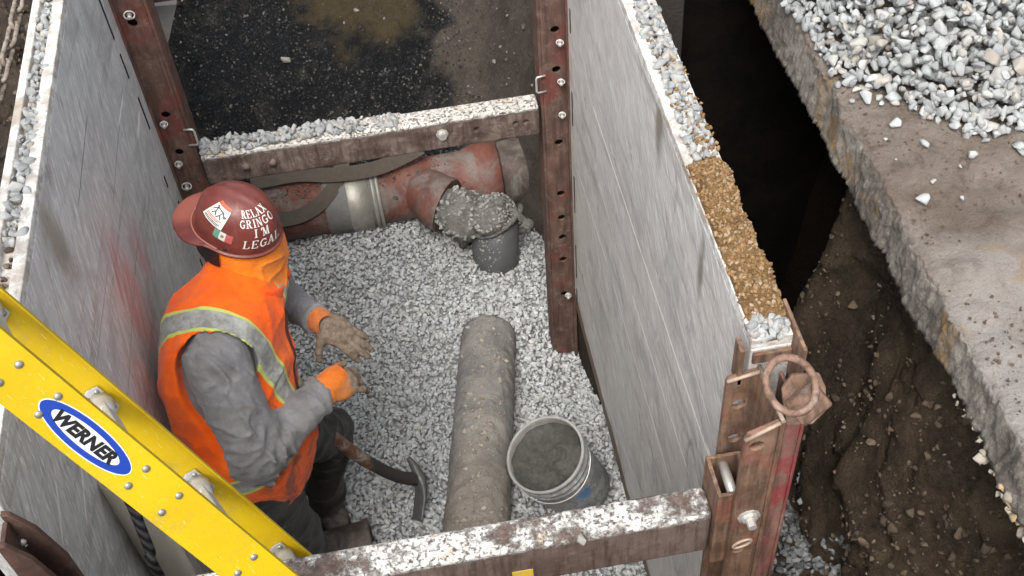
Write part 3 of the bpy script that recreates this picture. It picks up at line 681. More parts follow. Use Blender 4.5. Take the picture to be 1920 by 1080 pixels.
# stones on the far crossbeam
n = 250; t = rng.beta(1.05, 1.5, n); x = -.77 + t * .78; y = rng.uniform(yb0 + .008, yb1 - .006, n)
stones('crossbeam_stones', np.stack([x, y, zt + .006 + rng.uniform(0, .018, n) * (t < .8)], -1), np.clip(rng.normal(.0155, .0045, n), .007, .024), M_WHITE, label='row of pale stones heaped on the far crossbeam', cat='stones')
stones('crossbeam_stones', [Zp(1090, 1012, z1 + .005), Zp(1130, 985, z1 + .002), Zp(1245, 975, z1 + .002)], [.016, .007, .007], M_WHITE, label='flat white stone stuck to the near crossbeam', cat='stones', tilt=.1)
# the gravel bed inside the box
x, y = jitter(XL - .02, XR + .03, 1.15, 4.45, .0175, .55); x2, y2 = jitter(XL - .02, XR + .0, 1.15, 4.4, .026, .6)
za, zb2 = gz(x, y) + rng.uniform(-.010, .003, len(x)), gz(x2, y2) + rng.uniform(-.003, .011, len(x2))
P_ = np.concatenate([np.stack([x, y, za], -1), np.stack([x2, y2, zb2], -1)])
stones('gravel_bed', P_, np.clip(rng.lognormal(-4.30, .26, len(P_)), .006, .026), M_GRAVEL, label='bed of crushed grey gravel on the trench floor inside the box', cat='gravel')
# loose stones on the concrete, each one a thing
LS = [(1678, 236, 17), (1732, 212, 14), (1733, 272, 12), (1820, 293, 14), (1730, 377, 16), (1803, 373, 7), (1750, 342, 7), (1801, 314, 6), (1790, 240, 17), (1817, 240, 14), (1842, 228, 9), (1905, 228, 14), (1916, 240, 16), (1908, 277, 18), (1918, 288, 14), (1625, 188, 20), (1598, 192, 9), (1652, 196, 9), (1748, 218, 7), (1680, 300, 4), (1660, 262, 5)]
for i, (u, v, r_) in enumerate(LS):
    k = i % len(HULLS); c = Zp(u, v, GZ + .008); s_ = r_ / 800.; hv, hf = HULLS[k]
    Rm = rotmats(1, .4)[0]; me = mesh_np('loose_stone', (hv @ Rm.T) * s_ * V3(1, 1, .8), hf); attr(me, 'shade', np.full(len(hv), rng.uniform(.45, .95))); attr(me, 'tint', np.full(len(hv), .1))
    o = link('loose_stone', me, M_WHITE); o.location = tuple(c + V3(0, 0, s_ * .35))
    tag(o, 'single pale crushed stone lying loose on the bare concrete below the heap', 'stone', 'loose stones on the concrete')

# ---------------------------------------------------------------- pipes
def clay_mat(name, dirt=.5, base=((.12, .043, .033), (.215, .083, .058))):
    m = Mat(name, .6, 0, .4)
    c = m.mix(m.noise(7, 6, .65, .5, lo=.3, hi=.7), base[0], base[1])
    c = m.mix(m.math('MULTIPLY', m.noise(5, 8, .72, .6, vec=m.map(loc=(4, 2, 7)), lo=.42, hi=.62), dirt), c, m.mix(m.noise(60, 5, .7), (.13, .12, .105), (.26, .245, .22)))
    m.color(c); m.bump(m.noise(40, 6, .7), .004); m.bump(m.noise(12, 7, .7), .008); return m.m
M_CLAY = clay_mat('fired_clay', .8); M_CLAYD = clay_mat('dirty_fired_clay', 1.0, ((.055, .042, .036), (.12, .085, .07)))
M_MORTAR = soil('wet_grey_mortar', (.13, .125, .112), (.30, .29, .265), (.38, .37, .34), 18, .02)
M_STUB = plain('grey_plastic_pipe', (.105, .108, .11), .5, 0, .35, 9, .002)
M_BAND = plain('stainless_band', (.40, .38, .335), .5, .5, .5, 10, .002)
M_RUBBER = plain('dusty_rubber', (.17, .165, .155), .85, 0, .4, 12, .004)
def mudpipe():
    m = Mat('mud_coated_pipe', .9, 0, .2)
    y = m.xyz(1)
    n = m.noise(6, 8, .7, .6, lo=.35, hi=.68)
    c = m.mix(n, (.19, .183, .172), (.34, .322, .295))
    k = m.rng(m.math('ADD', y, m.math('MULTIPLY', m.math('SUBTRACT', m.noise(7, 6, .7), .5), .9)), 3.0, 2.2)
    c = m.mix(m.math('MULTIPLY', k, .65), c, m.mix(m.noise(22, 7, .72, lo=.3, hi=.7), (.24, .2, .16), (.42, .355, .29)))
    c = m.mix(m.math('MULTIPLY', m.noise(110, 3, .7, lo=.6, hi=.72), .7), c, (.42, .38, .33))
    c = m.mix(m.math('MULTIPLY', m.noise(30, 6, .75, lo=.55, hi=.72), .6), c, (.07, .06, .052))
    m.color(c); m.bump(m.noise(25, 8, .75), .012); m.bump(m.noise(120, 4, .7), .003); return m.m
M_MUD = mudpipe()
R1 = .152; A1, B1 = Zp(452, 410, -.115), Zp(925, 328, -.115); d1 = unit(B1 - A1)
clay = empty('clay_sewer_pipe', tuple(A1 + V3(0, 0, -R1)), 'red clay sewer pipe with a steel coupling band and a side branch packed in mortar', 'pipe')
def on_axis(u):
    best = min(np.linspace(0, 1.2, 200), key=lambda t: abs(projx(A1 + (B1 - A1) * t) - u)); return A1 + (B1 - A1) * best
def projx(P): q = (np.array(P) - C0) @ CM; return 960 + FPX * q[0] / -q[2]
L1 = np.linalg.norm(B1 - A1); al = lambda u: float((on_axis(u) - A1) @ d1)
m = MB(); m.lathe([(R1 * .85, 0), (R1, 0), (R1, al(872)), (R1 + .012, al(880)), (R1 + .03, al(905)), (R1 + .03, al(935)), (R1 + .012, al(938)), (R1 - .02, al(938)), (0, al(930))], A1, d1, 40)
m.build('barrel', M_CLAY, clay)
m = MB(); m.lathe([(R1 - .005, al(938)), (R1 + .012, al(939)), (R1 + .02, al(975)), (R1 - .02, al(1000)), (0, al(1000))], A1, d1, 36); m.build('bell_end', M_CLAYD, clay)
m = MB(); m.lathe([(R1, al(612)), (R1 + .009, al(615)), (R1 + .011, al(652)), (R1 + .011, al(712)), (R1, al(714))], A1, d1, 40); m.build('coupling_sleeve', M_RUBBER, clay)
m = MB(); m.lathe([(R1 + .011, al(655)), (R1 + .0145, al(656)), (R1 + .0145, al(694)), (R1 + .011, al(695))], A1, d1, 44); bd = m.build('coupling_band', M_BAND, clay)
for u in (698, 707):
    m = MB(); m.lathe([(R1 + .011, al(u)), (R1 + .018, al(u + 1)), (R1 + .018, al(u + 5)), (R1 + .011, al(u + 6))], A1, d1, 44); m.build('hose_clamp', M_BAND, bd)
# branch toward the camera
Pb = [on_axis(800) + V3(0, 0, .0), Zp(828, 372, -.06), Zp(862, 402, -.02), Zp(900, 425, -.03)]
m = MB(); m.tube(spline([on_axis(760), Zp(800, 362, -.08), Zp(826, 380, -.05), Zp(838, 386, -.05)], 6), [.12] * 6 + [.13] * 6 + [.142] * 6 + [.135], 28); m.build('branch', M_CLAY, clay)
mt = MB(); bm_ = bmesh.new(); bmesh.ops.create_icosphere(bm_, subdivisions=5, radius=1)
cM = Zp(868, 404, -.03); V = np.array([v.co[:] for v in bm_.verts]); F = np.array([[v.index for v in f.verts] for f in bm_.faces]); bm_.free()
e1 = unit(Zp(905, 425, -.03) - Zp(825, 375, -.06)); e3 = unit(np.cross(e1, ZZ)); e2 = np.cross(e3, e1)
W = cM + (V[:, :1] * e1 * .15 + V[:, 1:2] * e3 * .125 + V[:, 2:] * e2 * .128); W = W + V * (.016 * wav(W, 12, 3) + .010 * wav(W, 34, 6) + .004 * wav(W, 90, 9))[:, None]
link('mortar_joint', mesh_np('mortar_joint', W, F), M_MORTAR, clay, True)
ix = rng.integers(0, len(W), 300); Nn = V[ix]; k = (Nn[:, 2] > -.3) & (rng.random(300) < .9)
stones('mortar_stones', W[ix][k] + Nn[k] * .003, rng.uniform(.009, .019, k.sum()), stone_mat('mortar_caked_stone', (.2, .195, .18), (.46, .45, .42)), clay)
Sa, Sb = Zp(928, 408, -.03), Zp(930, 512, -.36); ds = unit(Sb - Sa)
V2 = V.copy(); W2 = Zp(922, 402, .03) + V[:, :1] * e1 * .105 + V[:, 1:2] * e3 * .122 + V[:, 2:] * e2 * .085; W2 = W2 + V * (.016 * wav(W2, 14, 13) + .010 * wav(W2, 36, 16))[:, None]
Fm = np.array(F)
link('mortar_collar', mesh_np('mortar_collar', W2, Fm), M_MORTAR, clay, True)
ix = rng.integers(0, len(W2), 420); Nn = V[ix]; k = Nn[:, 2] > -.1
stones('mortar_stones', W2[ix][k] + Nn[k] * .002, rng.uniform(.006, .017, k.sum()), bpy.data.materials['mortar_caked_stone'], clay)
stub = empty('grey_pipe_stub', tuple(Sb), 'grey plastic pipe stub running from the mortared clay branch down into the gravel', 'pipe')
m = MB(); m.lathe([(.10, -.02), (.116, -.02), (.116, .9 * np.linalg.norm(Sb - Sa) + .1), (0, .9 * np.linalg.norm(Sb - Sa) + .1)], Sa, ds, 36); m.build('barrel', M_STUB, stub)
cp = MB(); e1 = unit(np.cross(ds, ZZ)); e2 = np.cross(e1, ds)
for t0, t1, o_, rr in ((-.5, 3.6, -.012, .015), ):
    cp.tube([Sa + ds * (o_ + .05 * math.sin(t * 1.5)) + .127 * (math.cos(t) * e1 + math.sin(t) * e2) for t in np.linspace(t0, t1, 22)], rr, 8)
cp.tube([Zp(938, 384, .09), Zp(962, 396, .05), Zp(990, 420, -.01)], [.022, .019, .021], 10); cp.tube([Zp(905, 392, .09), Zp(884, 410, .04), Zp(872, 440, -.06), Zp(868, 462, -.14)], [.02, .024, .022, .02], 10)
for u, v, z, k_ in ((938, 382, .115, 1), (990, 420, .015, 1), (922, 386, .115, .8)): cp.lathe([(0, .022 * k_), (.015 * k_, .022 * k_), (.017 * k_, .008 * k_), (.027 * k_, .006 * k_), (.027 * k_, -.012), (0, -.012)], Zp(u, v, z), unit((.1, -.5, .8)), 10)
cp.build('saddle_clamp', M_MORTAR, stub)
n = 210; tt = rng.uniform(.15, math.pi - .15, n); hh = rng.beta(1, 1.7, n) * .3
q = Sa + ds * hh[:, None] + .119 * (np.cos(tt)[:, None] * e1 * rng.choice([-1, 1], n)[:, None] * .8 + np.abs(np.sin(tt))[:, None] * e2)
stones('crumb_stones', q, rng.uniform(.004, .013, n) * (1 - hh * 1.6), bpy.data.materials['mortar_caked_stone'], stub)
Pf, Pn = Zp(916, 632, -.2), Zp(893, 1010, .115); dp_ = unit(Pn - Pf); Lp = np.linalg.norm(Pn - Pf)
me_ = MB(); me_.lathe([(0, -.02), (.10, -.015), (.128, 0)] + [(.128, t) for t in np.linspace(.02, Lp + .75, 170)] + [(.1, Lp + .75), (0, Lp + .70)], Pf, dp_, 96)
mp = me_.build('sewer_pipe', M_MUD); tag(mp, 'long mud coated brown pipe emerging from the gravel beside the bucket', 'pipe')
for v in mp.data.vertices: pass
co = np.empty(len(mp.data.vertices) * 3, np.float32); mp.data.vertices.foreach_get('co', co); co = co.reshape(-1, 3)
ax = Pf + ((co - Pf) @ dp_)[:, None] * dp_; nr = co - ax; ln = np.linalg.norm(nr, axis=1, keepdims=True); nr = nr / np.maximum(ln, 1e-6)
co = co + nr * (.0012 * wav(co, 14, 5) + .0020 * wav(co, 40, 11) + .0018 * wav(co, 95, 2))[:, None]; mp.data.vertices.foreach_set('co', co.astype(np.float32).ravel()); mp.data.update()
n = 950; t = rng.uniform(0, Lp + .3, n); a = rng.normal(0, .42, n); e1 = unit(np.cross(dp_, ZZ)); e2 = np.cross(e1, dp_)
e2 = e2 if e2[2] > 0 else -e2
q = Pf + dp_ * t[:, None] + .129 * (np.sin(a)[:, None] * e1 + np.cos(a)[:, None] * e2)
stones('pipe_crumbs', q, np.where(rng.random(n) < .09, rng.uniform(.008, .017, n), rng.uniform(.002, .006, n)), stone_mat('dusty_crumb', (.16, .13, .1), (.46, .42, .36)), shade=(.1, 1), label='pebbles and dirt crumbs lying on top of the brown pipe', cat='pebbles')
fr = MB(); fc = Zp(645, 1036, .045); fd = unit((1, .1, .02))
fr.lathe([(.085, -.3), (.1, -.3), (.1, .09), (.105, .1), (.104, .115), (.083, .118), (.083, -.1), (0, -.1)], fc, fd, 30); tag(fr.build('clay_pipe_piece', M_CLAYD), 'short dusty red clay pipe piece lying by the boots at the near crossbeam', 'pipe')

n = 1300; t_ = rng.uniform(0, L1 * 1.15, n); th_ = rng.normal(.35, .38, n); pn = unit(np.cross(d1, ZZ)); pn = pn if pn[1] < 0 else -pn; pu = np.cross(d1, pn); pu = pu if pu[2] > 0 else -pu
k = rng.random(n) < .55 + .6 * wav(t_[:, None] * V3(1, .3, 0) + th_[:, None] * V3(0, .2, .2), 6, 4); t_, th_ = t_[k], th_[k]
q = A1 + t_[:, None] * d1 + (R1 + .004) * (np.sin(th_ - .35)[:, None] * pn + np.cos(th_ - .35)[:, None] * pu)
stones('pipe_dirt', q, np.minimum(rng.lognormal(-5.35, .5, len(q)), .016), stone_mat('pipe_dirt_crumb', (.05, .047, .042), (.2, .19, .17)), label='dirt crumbs and grit lying along the top of the red clay pipe', cat='dirt')
# slings over the clay pipe
M_SLING = plain('muddy_webbing', (.085, .07, .056), .9, 0, .35, 40, .002, 200)
def hit(u, v, off=.006):
    d = ray(u, v); d = unit(d); o = C0 - A1; dd = d - d1 * (d @ d1); oo = o - d1 * (o @ d1); a = dd @ dd; b = 2 * dd @ oo; c = oo @ oo - (R1 + off) ** 2; D = b * b - 4 * a * c
    t = (-b - math.sqrt(max(D, 0))) / (2 * a); return C0 + d * t
m = MB()
def drape(pts, wid, nrm):
    P = spline(pts, 8); out = []
    for i in range(len(P)):
        t = unit(P[min(i + 1, len(P) - 1)] - P[max(i - 1, 0)]); n = unit(nrm(P[i])); out.append((P[i], np.cross(t, n)))
    m.ribbon(out, wid, .006)
def rad_n(p): q = p - A1; q = q - d1 * (q @ d1); return q
drape([Zp(u, v, z) for u, v, z in ((470, 343, .10), (505, 336, .095), (560, 327, .09), (620, 328, .09), (690, 319, .10), (735, 304, .11), (790, 276, .13))], .072, lambda p: V3(0, -.75, .66))
drape([Zp(643, 300, .11), Zp(640, 314, .10), hit(632, 340, .016), hit(618, 362, .012), hit(596, 385, .012), hit(566, 403, .012), hit(535, 411, .014), hit(505, 413, .02)], .072, lambda p: rad_n(p) + V3(0, -.12, .1))
tag(m.build('lifting_sling', M_SLING), 'muddy brown webbing sling looped over the red clay pipe', 'sling')

# ---------------------------------------------------------------- bucket
ba = unit((-.36, -.10, .93)); bt = Zp(1021, 851, .36)
bk = empty('plastic_bucket', tuple(bt - ba * .37), 'dirty white plastic bucket of wet grey mortar tilted beside the brown pipe', 'bucket')
mB = Mat('scuffed_white_plastic', .45, 0, .4)
c = mB.mix(mB.noise(14, 7, .7, .6, lo=.35, hi=.68), (.2, .206, .212), (.43, .445, .45)); c = mB.mix(mB.math('MULTIPLY', mB.noise(30, 6, .7, 1, lo=.45, hi=.6), .75), c, (.17, .165, .155))
c = mB.mix(mB.math('MULTIPLY', mB.ball(tuple(Zp(1100, 930, .2)), .05, .6, .08, 40), .9), c, (.05, .17, .38)); c = mB.mix(mB.math('MULTIPLY', mB.ball(tuple(Zp(1072, 955, .2)), .03, .6, .08, 50), .9), c, (.06, .06, .3))
mB.color(c); mB.bump(mB.noise(50, 5, .7), .001)
m = MB(); m.lathe([(0, -.372), (.128, -.372), (.132, -.366), (.1425, -.1), (.1425, -.094), (.150, -.092), (.150, -.086), (.1432, -.084), (.1438, -.062), (.152, -.06), (.152, -.052), (.1442, -.05), (.1448, -.03), (.1455, -.014)], bt, ba, 56); m.build('body', mB.m, bk)
m = MB(); m.lathe([(.1455, -.016), (.155, -.016), (.1565, -.010), (.1565, -.003), (.153, .001), (.147, .001), (.145, -.003), (.1435, -.014), (.1405, -.10)], bt, ba, 56)
m.build('rim', plain('pale_bucket_rim', (.31, .305, .285), .55, 0, .5, 22, .001), bk)
bx = unit(np.cross(ba, (0, 1, .2))); by = np.cross(ba, bx); nr_, na_ = 26, 64
rr, aa = np.meshgrid(np.linspace(0, .1432, nr_), np.linspace(0, 2 * math.pi, na_, endpoint=False), indexing='ij')
Pm = bt + (rr * np.cos(aa))[..., None] * bx + (rr * np.sin(aa))[..., None] * by; lv = -.075 + .012 * wav(Pm, 16, 4) + .008 * wav(Pm, 45, 8) + .003 * wav(Pm, 110, 2) + .045 * (rr / .143) ** 6
Pm = Pm + lv[..., None] * ba; i = np.arange(nr_ * na_).reshape(nr_, na_); F = np.stack([i[:-1], i[1:], np.roll(i, -1, 1)[1:], np.roll(i, -1, 1)[:-1]], -1).reshape(-1, 4)
link('mortar', mesh_np('mortar', Pm.reshape(-1, 3), F), soil('bucket_mortar', (.05, .049, .042), (.115, .113, .1), (.16, .156, .14), 18, .012), bk, True)
m = MB(); m.tube([bt + ba * -.055 + .158 * (math.cos(t) * bx + math.sin(t) * by) - ba * .05 * math.sin(max(0, t)) for t in np.linspace(0.1, math.pi - .1, 24)], .0028, 6); m.build('bail_handle', M_ZINC, bk)

# ---------------------------------------------------------------- ladder
LD = unit((.4292, -.18, -.886)); LR = unit((-.4005, .839, -.365)); LW = unit(np.cross(LD, LR)); P0 = V3(-.688, 1.293, 2.599); SPN = .3051; LRL = .40
lad = empty('fibreglass_ladder', tuple(P0 + LD * 2.75), 'yellow fibreglass ladder with aluminium rungs leaning across the near left corner', 'ladder')
M_YEL = Mat('yellow_fibreglass', .55, 0, .35); 
c = M_YEL.mix(M_YEL.noise(5, 5, .6, lo=.3, hi=.7), (.50, .335, .003), (.58, .40, .005)); c = M_YEL.mix(M_YEL.math('MULTIPLY', M_YEL.noise(9, 8, .78, .4, lo=.5, hi=.76), .6), c, (.30, .225, .075)); c = M_YEL.mix(M_YEL.math('MULTIPLY', M_YEL.noise(140, 4, .7, lo=.66, hi=.74), .6), c, (.13, .1, .05)); sc_ = M_YEL.noise(1, 4, .6, vec=nd(M_YEL.nt, 'Mapping', {'Vector': nd(M_YEL.nt, 'Mapping', {'Vector': M_YEL.pos, 'Rotation': (0, -1.12, .4)}).outputs[0], 'Scale': (4, 230, 230)}).outputs[0]); c = M_YEL.mix(M_YEL.math('MULTIPLY', M_YEL.rng(sc_, .62, .72), .5), c, (.72, .6, .25))
M_YEL.color(c); M_YEL.bump(M_YEL.noise(1, 3, .6, vec=M_YEL.map(scale=(90, 90, 90))), .0004); M_YEL = M_YEL.m
M_ALU = plain('cast_aluminium', (.5, .49, .46), .5, .45, .3, 30, .001); M_RIV = plain('steel_rivet', (.30, .29, .26), .4, .6, .35, 50)
RW, FL, TH = .092, .026, .0042
def rail(base, inward, badge):
    """C-channel: web with flanges toward the other rail"""
    m = MB(); A = [LW, LR * inward, LD]
    prof = [(-RW / 2, 0), (RW / 2, 0), (RW / 2, FL), (RW / 2 - TH, FL), (RW / 2 - TH, TH), (-RW / 2 + TH, TH), (-RW / 2 + TH, FL), (-RW / 2, FL)]
    m.prism(prof, -1.35, 2.72, A, base, .0009)
    r = m.build('rail', M_YEL, lad)
    for k in range(-3, 9):
        for a, b in ((-.021, -.038), (.021, -.038), (-.021, .050), (.021, .050)):
            c = base + LD * (k * SPN + b) + LW * a - LR * inward * .0005
            q = MB(); q.lathe([(0, .0038), (.0045, .0034), (.0074, .001), (.0078, -.001)], c, -LR * inward, 10); q.build('rivet', M_RIV, r)
    return r
rn = rail(P0, 1, True); rf = rail(P0 + LR * LRL, -1, False)
for k in range(-3, 9):
    c0 = P0 + LD * k * SPN; m = MB()
    A = [LD, LW, LR]
    m.prism([(-.016, -.013), (.016, -.013), (.018, .013), (-.018, .013)], .02, LRL - .02, A, c0, .003)
    for o in (.006, LRL - .013):
        m.prism([(-.034, -.022), (.034, -.022), (.042, 0), (.034, .022), (-.034, .022), (-.042, 0)], o, o + .006, A, c0, .002)
    m.tube([c0 + LR * (LRL - .075), c0 + LR * (LRL - .05), c0 + LR * (LRL - .03), c0 + LR * (LRL - .016)], [.016, .021, .023, .027], 14)
    m.tube([c0 + LR * .075, c0 + LR * .05, c0 + LR * .03, c0 + LR * .016], [.016, .021, .023, .027], 14)
    rg = m.build('rung', M_ALU, lad)
    for a, b in ((.026, .012), (-.026, -.012), (.026, -.012), (-.026, .012)):
        q = MB(); q.lathe([(0, .003), (.004, .0025), (.0058, 0)], c0 + LD * a + LW * b + LR * (LRL - .0132), -LR, 8); q.build('rivet', M_RIV, rg)
# badge on the near rail
def flat(c, ex, ey, n, poly, name, mat, parent, off):
    V = [c + ex * p[0] + ey * p[1] + n * off for p in poly]; m = MB(); m.verts_faces(V, [tuple(range(len(V)))]); 
    vs = list(m.bm.verts); r = bmesh.ops.extrude_face_region(m.bm, geom=list(m.bm.faces)); 
    for v in [g_ for g_ in r['geom'] if isinstance(g_, bmesh.types.BMVert)]: v.co += Vector(tuple(-n * .0006))
    return m.build(name, mat, parent)
_pq = lambda u, v: (lambda d: C0 + d * ((P0 - C0) @ LR) / (d @ LR))(ray(u, v))
bc = _pq(162, 821); bx_, by_ = LD, (LW if (LW @ (_pq(174, 770) - _pq(150, 850))) > 0 else -LW); bn = -LR
half = np.linalg.norm(_pq(80, 753) - _pq(247, 890)) / 2; hh_ = .0305
ell = lambda a, b, n=64: [(a * math.cos(t), b * math.sin(t)) for t in np.linspace(0, 2 * math.pi, n, endpoint=False)]
M_BWHITE = plain('badge_white', (.66, .66, .66), .4, 0, .06); M_BBLUE = plain('badge_blue', (.012, .045, .30), .4, 0, .1); M_BBLACK = plain('badge_black', (.012, .012, .014), .4, 0, .1)
flat(bc, bx_, by_, bn, ell(half, hh_), 'badge_rim', M_BWHITE, rn, .0008)
flat(bc, bx_, by_, bn, ell(half - .0022, hh_ - .0022), 'badge', M_BBLUE, rn, .0012)
flat(bc - bx_ * .001, bx_, by_, bn, ell(half * .735, hh_ * .60), 'badge_field', M_BWHITE, rn, .0016)
def text_mesh(body, bold=.0, shear=0.0, space=1.0):
    cu = bpy.data.curves.new('t', 'FONT'); cu.body = body; cu.size = 1; cu.offset = bold; cu.shear = shear; cu.align_x = 'CENTER'; cu.align_y = 'CENTER'; cu.space_character = space; cu.resolution_u = 3
    o = bpy.data.objects.new('t', cu); COL.objects.link(o); bpy.context.view_layer.update()
    me = bpy.data.meshes.new_from_object(o.evaluated_get(bpy.context.evaluated_depsgraph_get())); bpy.data.objects.remove(o); bpy.data.curves.remove(cu); return me
tm = text_mesh('WERNER', .055, .22, 1.02); V = np.array([v.co[:] for v in tm.vertices]); sx = (half * 1.30) / (V[:, 0].max() - V[:, 0].min()); sy = hh_ * .80 / (V[:, 1].max() - V[:, 1].min())
V[:, 0] -= (V[:, 0].max() + V[:, 0].min()) / 2; V[:, 1] -= (V[:, 1].max() + V[:, 1].min()) / 2
W = bc + (V[:, :1] * sx - .002) * bx_ + V[:, 1:2] * sy * by_ + .0021 * bn
for v, p in zip(tm.vertices, W): v.co = tuple(p)
link('badge_lettering', tm, M_BBLACK, rn)

# ---------------------------------------------------------------- pipe, rope under the ladder; chain; boards
pc = Xp(283, 1000, -.84)
m = MB(); m.lathe([(.040, 0), (.052, 0), (.052, 1.66), (.046, 1.66), (.046, 1.3), (0, 1.3)], (pc[0], pc[1], .01), unit((-.004, .01, 1)), 32)
tag(m.build('drain_pipe', plain('tan_grey_plastic', (.27, .25, .21), .55, 0, .2, 6, .001)), 'tan grey plastic pipe standing on end against the left box wall under the ladder', 'pipe')
m = MB(); rp = [Xp(u, v, -.775) for u, v in ((190, 830), (214, 885), (236, 925), (252, 958), (268, 1000), (282, 1035), (296, 1075))]; rp = rp + [V3(-.76, rp[-1][1] - .02, .9), V3(-.75, rp[-1][1] + .03, .4), V3(-.72, rp[-1][1] + .06, .02)]
m.tube(spline(rp, 6), .0125, 10); mr = Mat('braided_black_rope', .9, 0, .2); wv = nd(mr.nt, 'TexWave', {'Vector': mr.map(rot=(.5, .6, 0)), 'Scale': 16, 'Distortion': 1.5}).outputs['Fac']
mr.color(mr.mix(wv, (.012, .012, .014), (.07, .07, .075))); mr.bump(wv, .004); tag(m.build('safety_rope', mr.m), 'black rope hanging down in front of the tan pipe beneath the ladder', 'rope')
ch = empty('steel_chain', tuple(Zp(10, 200, 2.1)), 'weathered grey chain hanging over the left soil bank in the top left corner', 'chain')
M_CHAIN = rust_mat('weathered_chain', (.2, .165, .13), (.36, .315, .265), None, 0, .5)
cpts = [(48, -62), (40, -24), (33, 18), (26, 48), (19, 84), (10, 118), (3, 150), (-8, 186)]
cz = 2.17
for i in range(len(cpts) - 1):
    a, b = Zp(*cpts[i], cz), Zp(*cpts[i + 1], cz); t = unit(b - a); mid = (a + b) / 2; L_ = np.linalg.norm(b - a) / 2 + .008; up = unit(np.cross(t, (0.1, .2, 1))); nn = np.cross(t, up)
    sd_ = unit(up * .9 + nn * .45) if i % 2 else unit(-nn * .9 + up * .42); r_ = .0145; pts = []
    for q in np.linspace(-math.pi / 2, math.pi / 2, 8): pts.append(mid + t * ((L_ - r_) + r_ * math.cos(q)) + sd_ * r_ * math.sin(q))
    for q in np.linspace(math.pi / 2, 1.5 * math.pi, 8): pts.append(mid + t * (-(L_ - r_) + r_ * math.cos(q)) + sd_ * r_ * math.sin(q))
    m = MB(); m.tube(pts, .0068, 8, closed=True); m.build('link', M_CHAIN, ch)
yb = 3.75; bp = [Yp(*q, yb) for q in ((262, 14), (331, 8), (318, 70), (300, 118), (280, 118))]
m = MB(); m.prism([(p[0], p[2]) for p in bp] , 0, .03, [XX, ZZ, YY], (0, yb, 0), .002); tag(m.build('wooden_board', plain('weathered_board', (.27, .26, .245), .85, 0, .35, 14, .003)), 'weathered grey board standing behind the far left post', 'board')
m = MB(); a, b = Yp(250, 9, 3.68), Yp(332, -4, 3.68); m.box((a[0], 3.67, a[2]), (b[0], 3.73, a[2] + .12), .004); tag(m.build('steel_bar', M_POSTDK), 'dark steel bar crossing behind the top of the far left post', 'bar')
tp = Yp(1277, 60, 3.15); m = MB(); m.box((tp[0] - .10, 3.13, -.2), (tp[0], 3.18, 2.25), .004); tag(m.build('timber_post', plain('dark_wet_timber', (.045, .038, .033), .85, 0, .4, 20, .004)), 'dark wet timber upright in the pit behind the right box wall', 'timber')

# ---------------------------------------------------------------- short handled pick
pk = empty('hand_pick', tuple(Zp(783, 975, 0)), 'short wooden handled pick with its steel head resting on the gravel by the worker', 'pick')
hp = spline([Zp(596, 797, .70), Zp(650, 840, .505), Zp(700, 872, .325), Zp(745, 893, .18), Zp(781, 899, .095)], 6)
mh = Mat('worn_pick_handle', .65, 0, .35); cc = mh.mix(mh.noise(1, 5, .65, vec=mh.map(scale=(8, 60, 60)), lo=.3, hi=.7), (.11, .055, .035), (.21, .115, .075)); cc = mh.mix(mh.math('MULTIPLY', mh.noise(10, 6, .7, .5, lo=.5, hi=.62), .9), cc, (.33, .3, .26))
cc = mh.mix(mh.math('MAXIMUM', mh.rng(mh.xyz(0), -.475, -.5), mh.rng(mh.xyz(0), -.355, -.325)), cc, (.04, .036, .034)); mh.color(cc)
m = MB(); m.tube(hp, list(np.interp(np.linspace(0, 1, len(hp)), [0, .1, .55, 1], [.025, .026, .024, .026])), 14); m.build('handle', mh.m, pk)
hd = spline([Zp(765, 858, .14), Zp(776, 874, .125), Zp(784, 891, .105), Zp(788, 905, .09), Zp(789, 930, .055), Zp(786, 952, .028), Zp(782, 976, .0)], 4)
wd = np.interp(np.linspace(0, 1, len(hd)), [0, .15, .33, .5, .7, 1], [.013, .022, .036, .044, .050, .046]); tk = np.interp(np.linspace(0, 1, len(hd)), [0, .2, .4, .6, 1], [.008, .016, .027, .012, .004])
m = MB(); rows = []
hx = unit(hp[-1] - hp[-4])
for i_, p in enumerate(hd):
    t = unit(hd[min(i_ + 1, len(hd) - 1)] - hd[max(i_ - 1, 0)]); wv_ = unit(np.cross(t, hx)); dv = np.cross(wv_, t)
    rows.append([m.bm.verts.new(tuple(p + wd[i_] * .62 * math.copysign(abs(math.cos(a)) ** .6, math.cos(a)) * wv_ + tk[i_] * .9 * math.copysign(abs(math.sin(a)) ** .6, math.sin(a)) * dv)) for a in np.linspace(0, 2 * math.pi, 12, endpoint=False)])
for A, B in zip(rows, rows[1:]):
    for j in range(12): f = m.bm.faces.new((A[j], A[(j + 1) % 12], B[(j + 1) % 12], B[j])); f.smooth = True
m.bm.faces.new(rows[0][::-1]); m.bm.faces.new(rows[-1]); m.build('head', plain('dark_worn_steel', (.14, .14, .135), .45, .5, .4, 25, .002), pk)

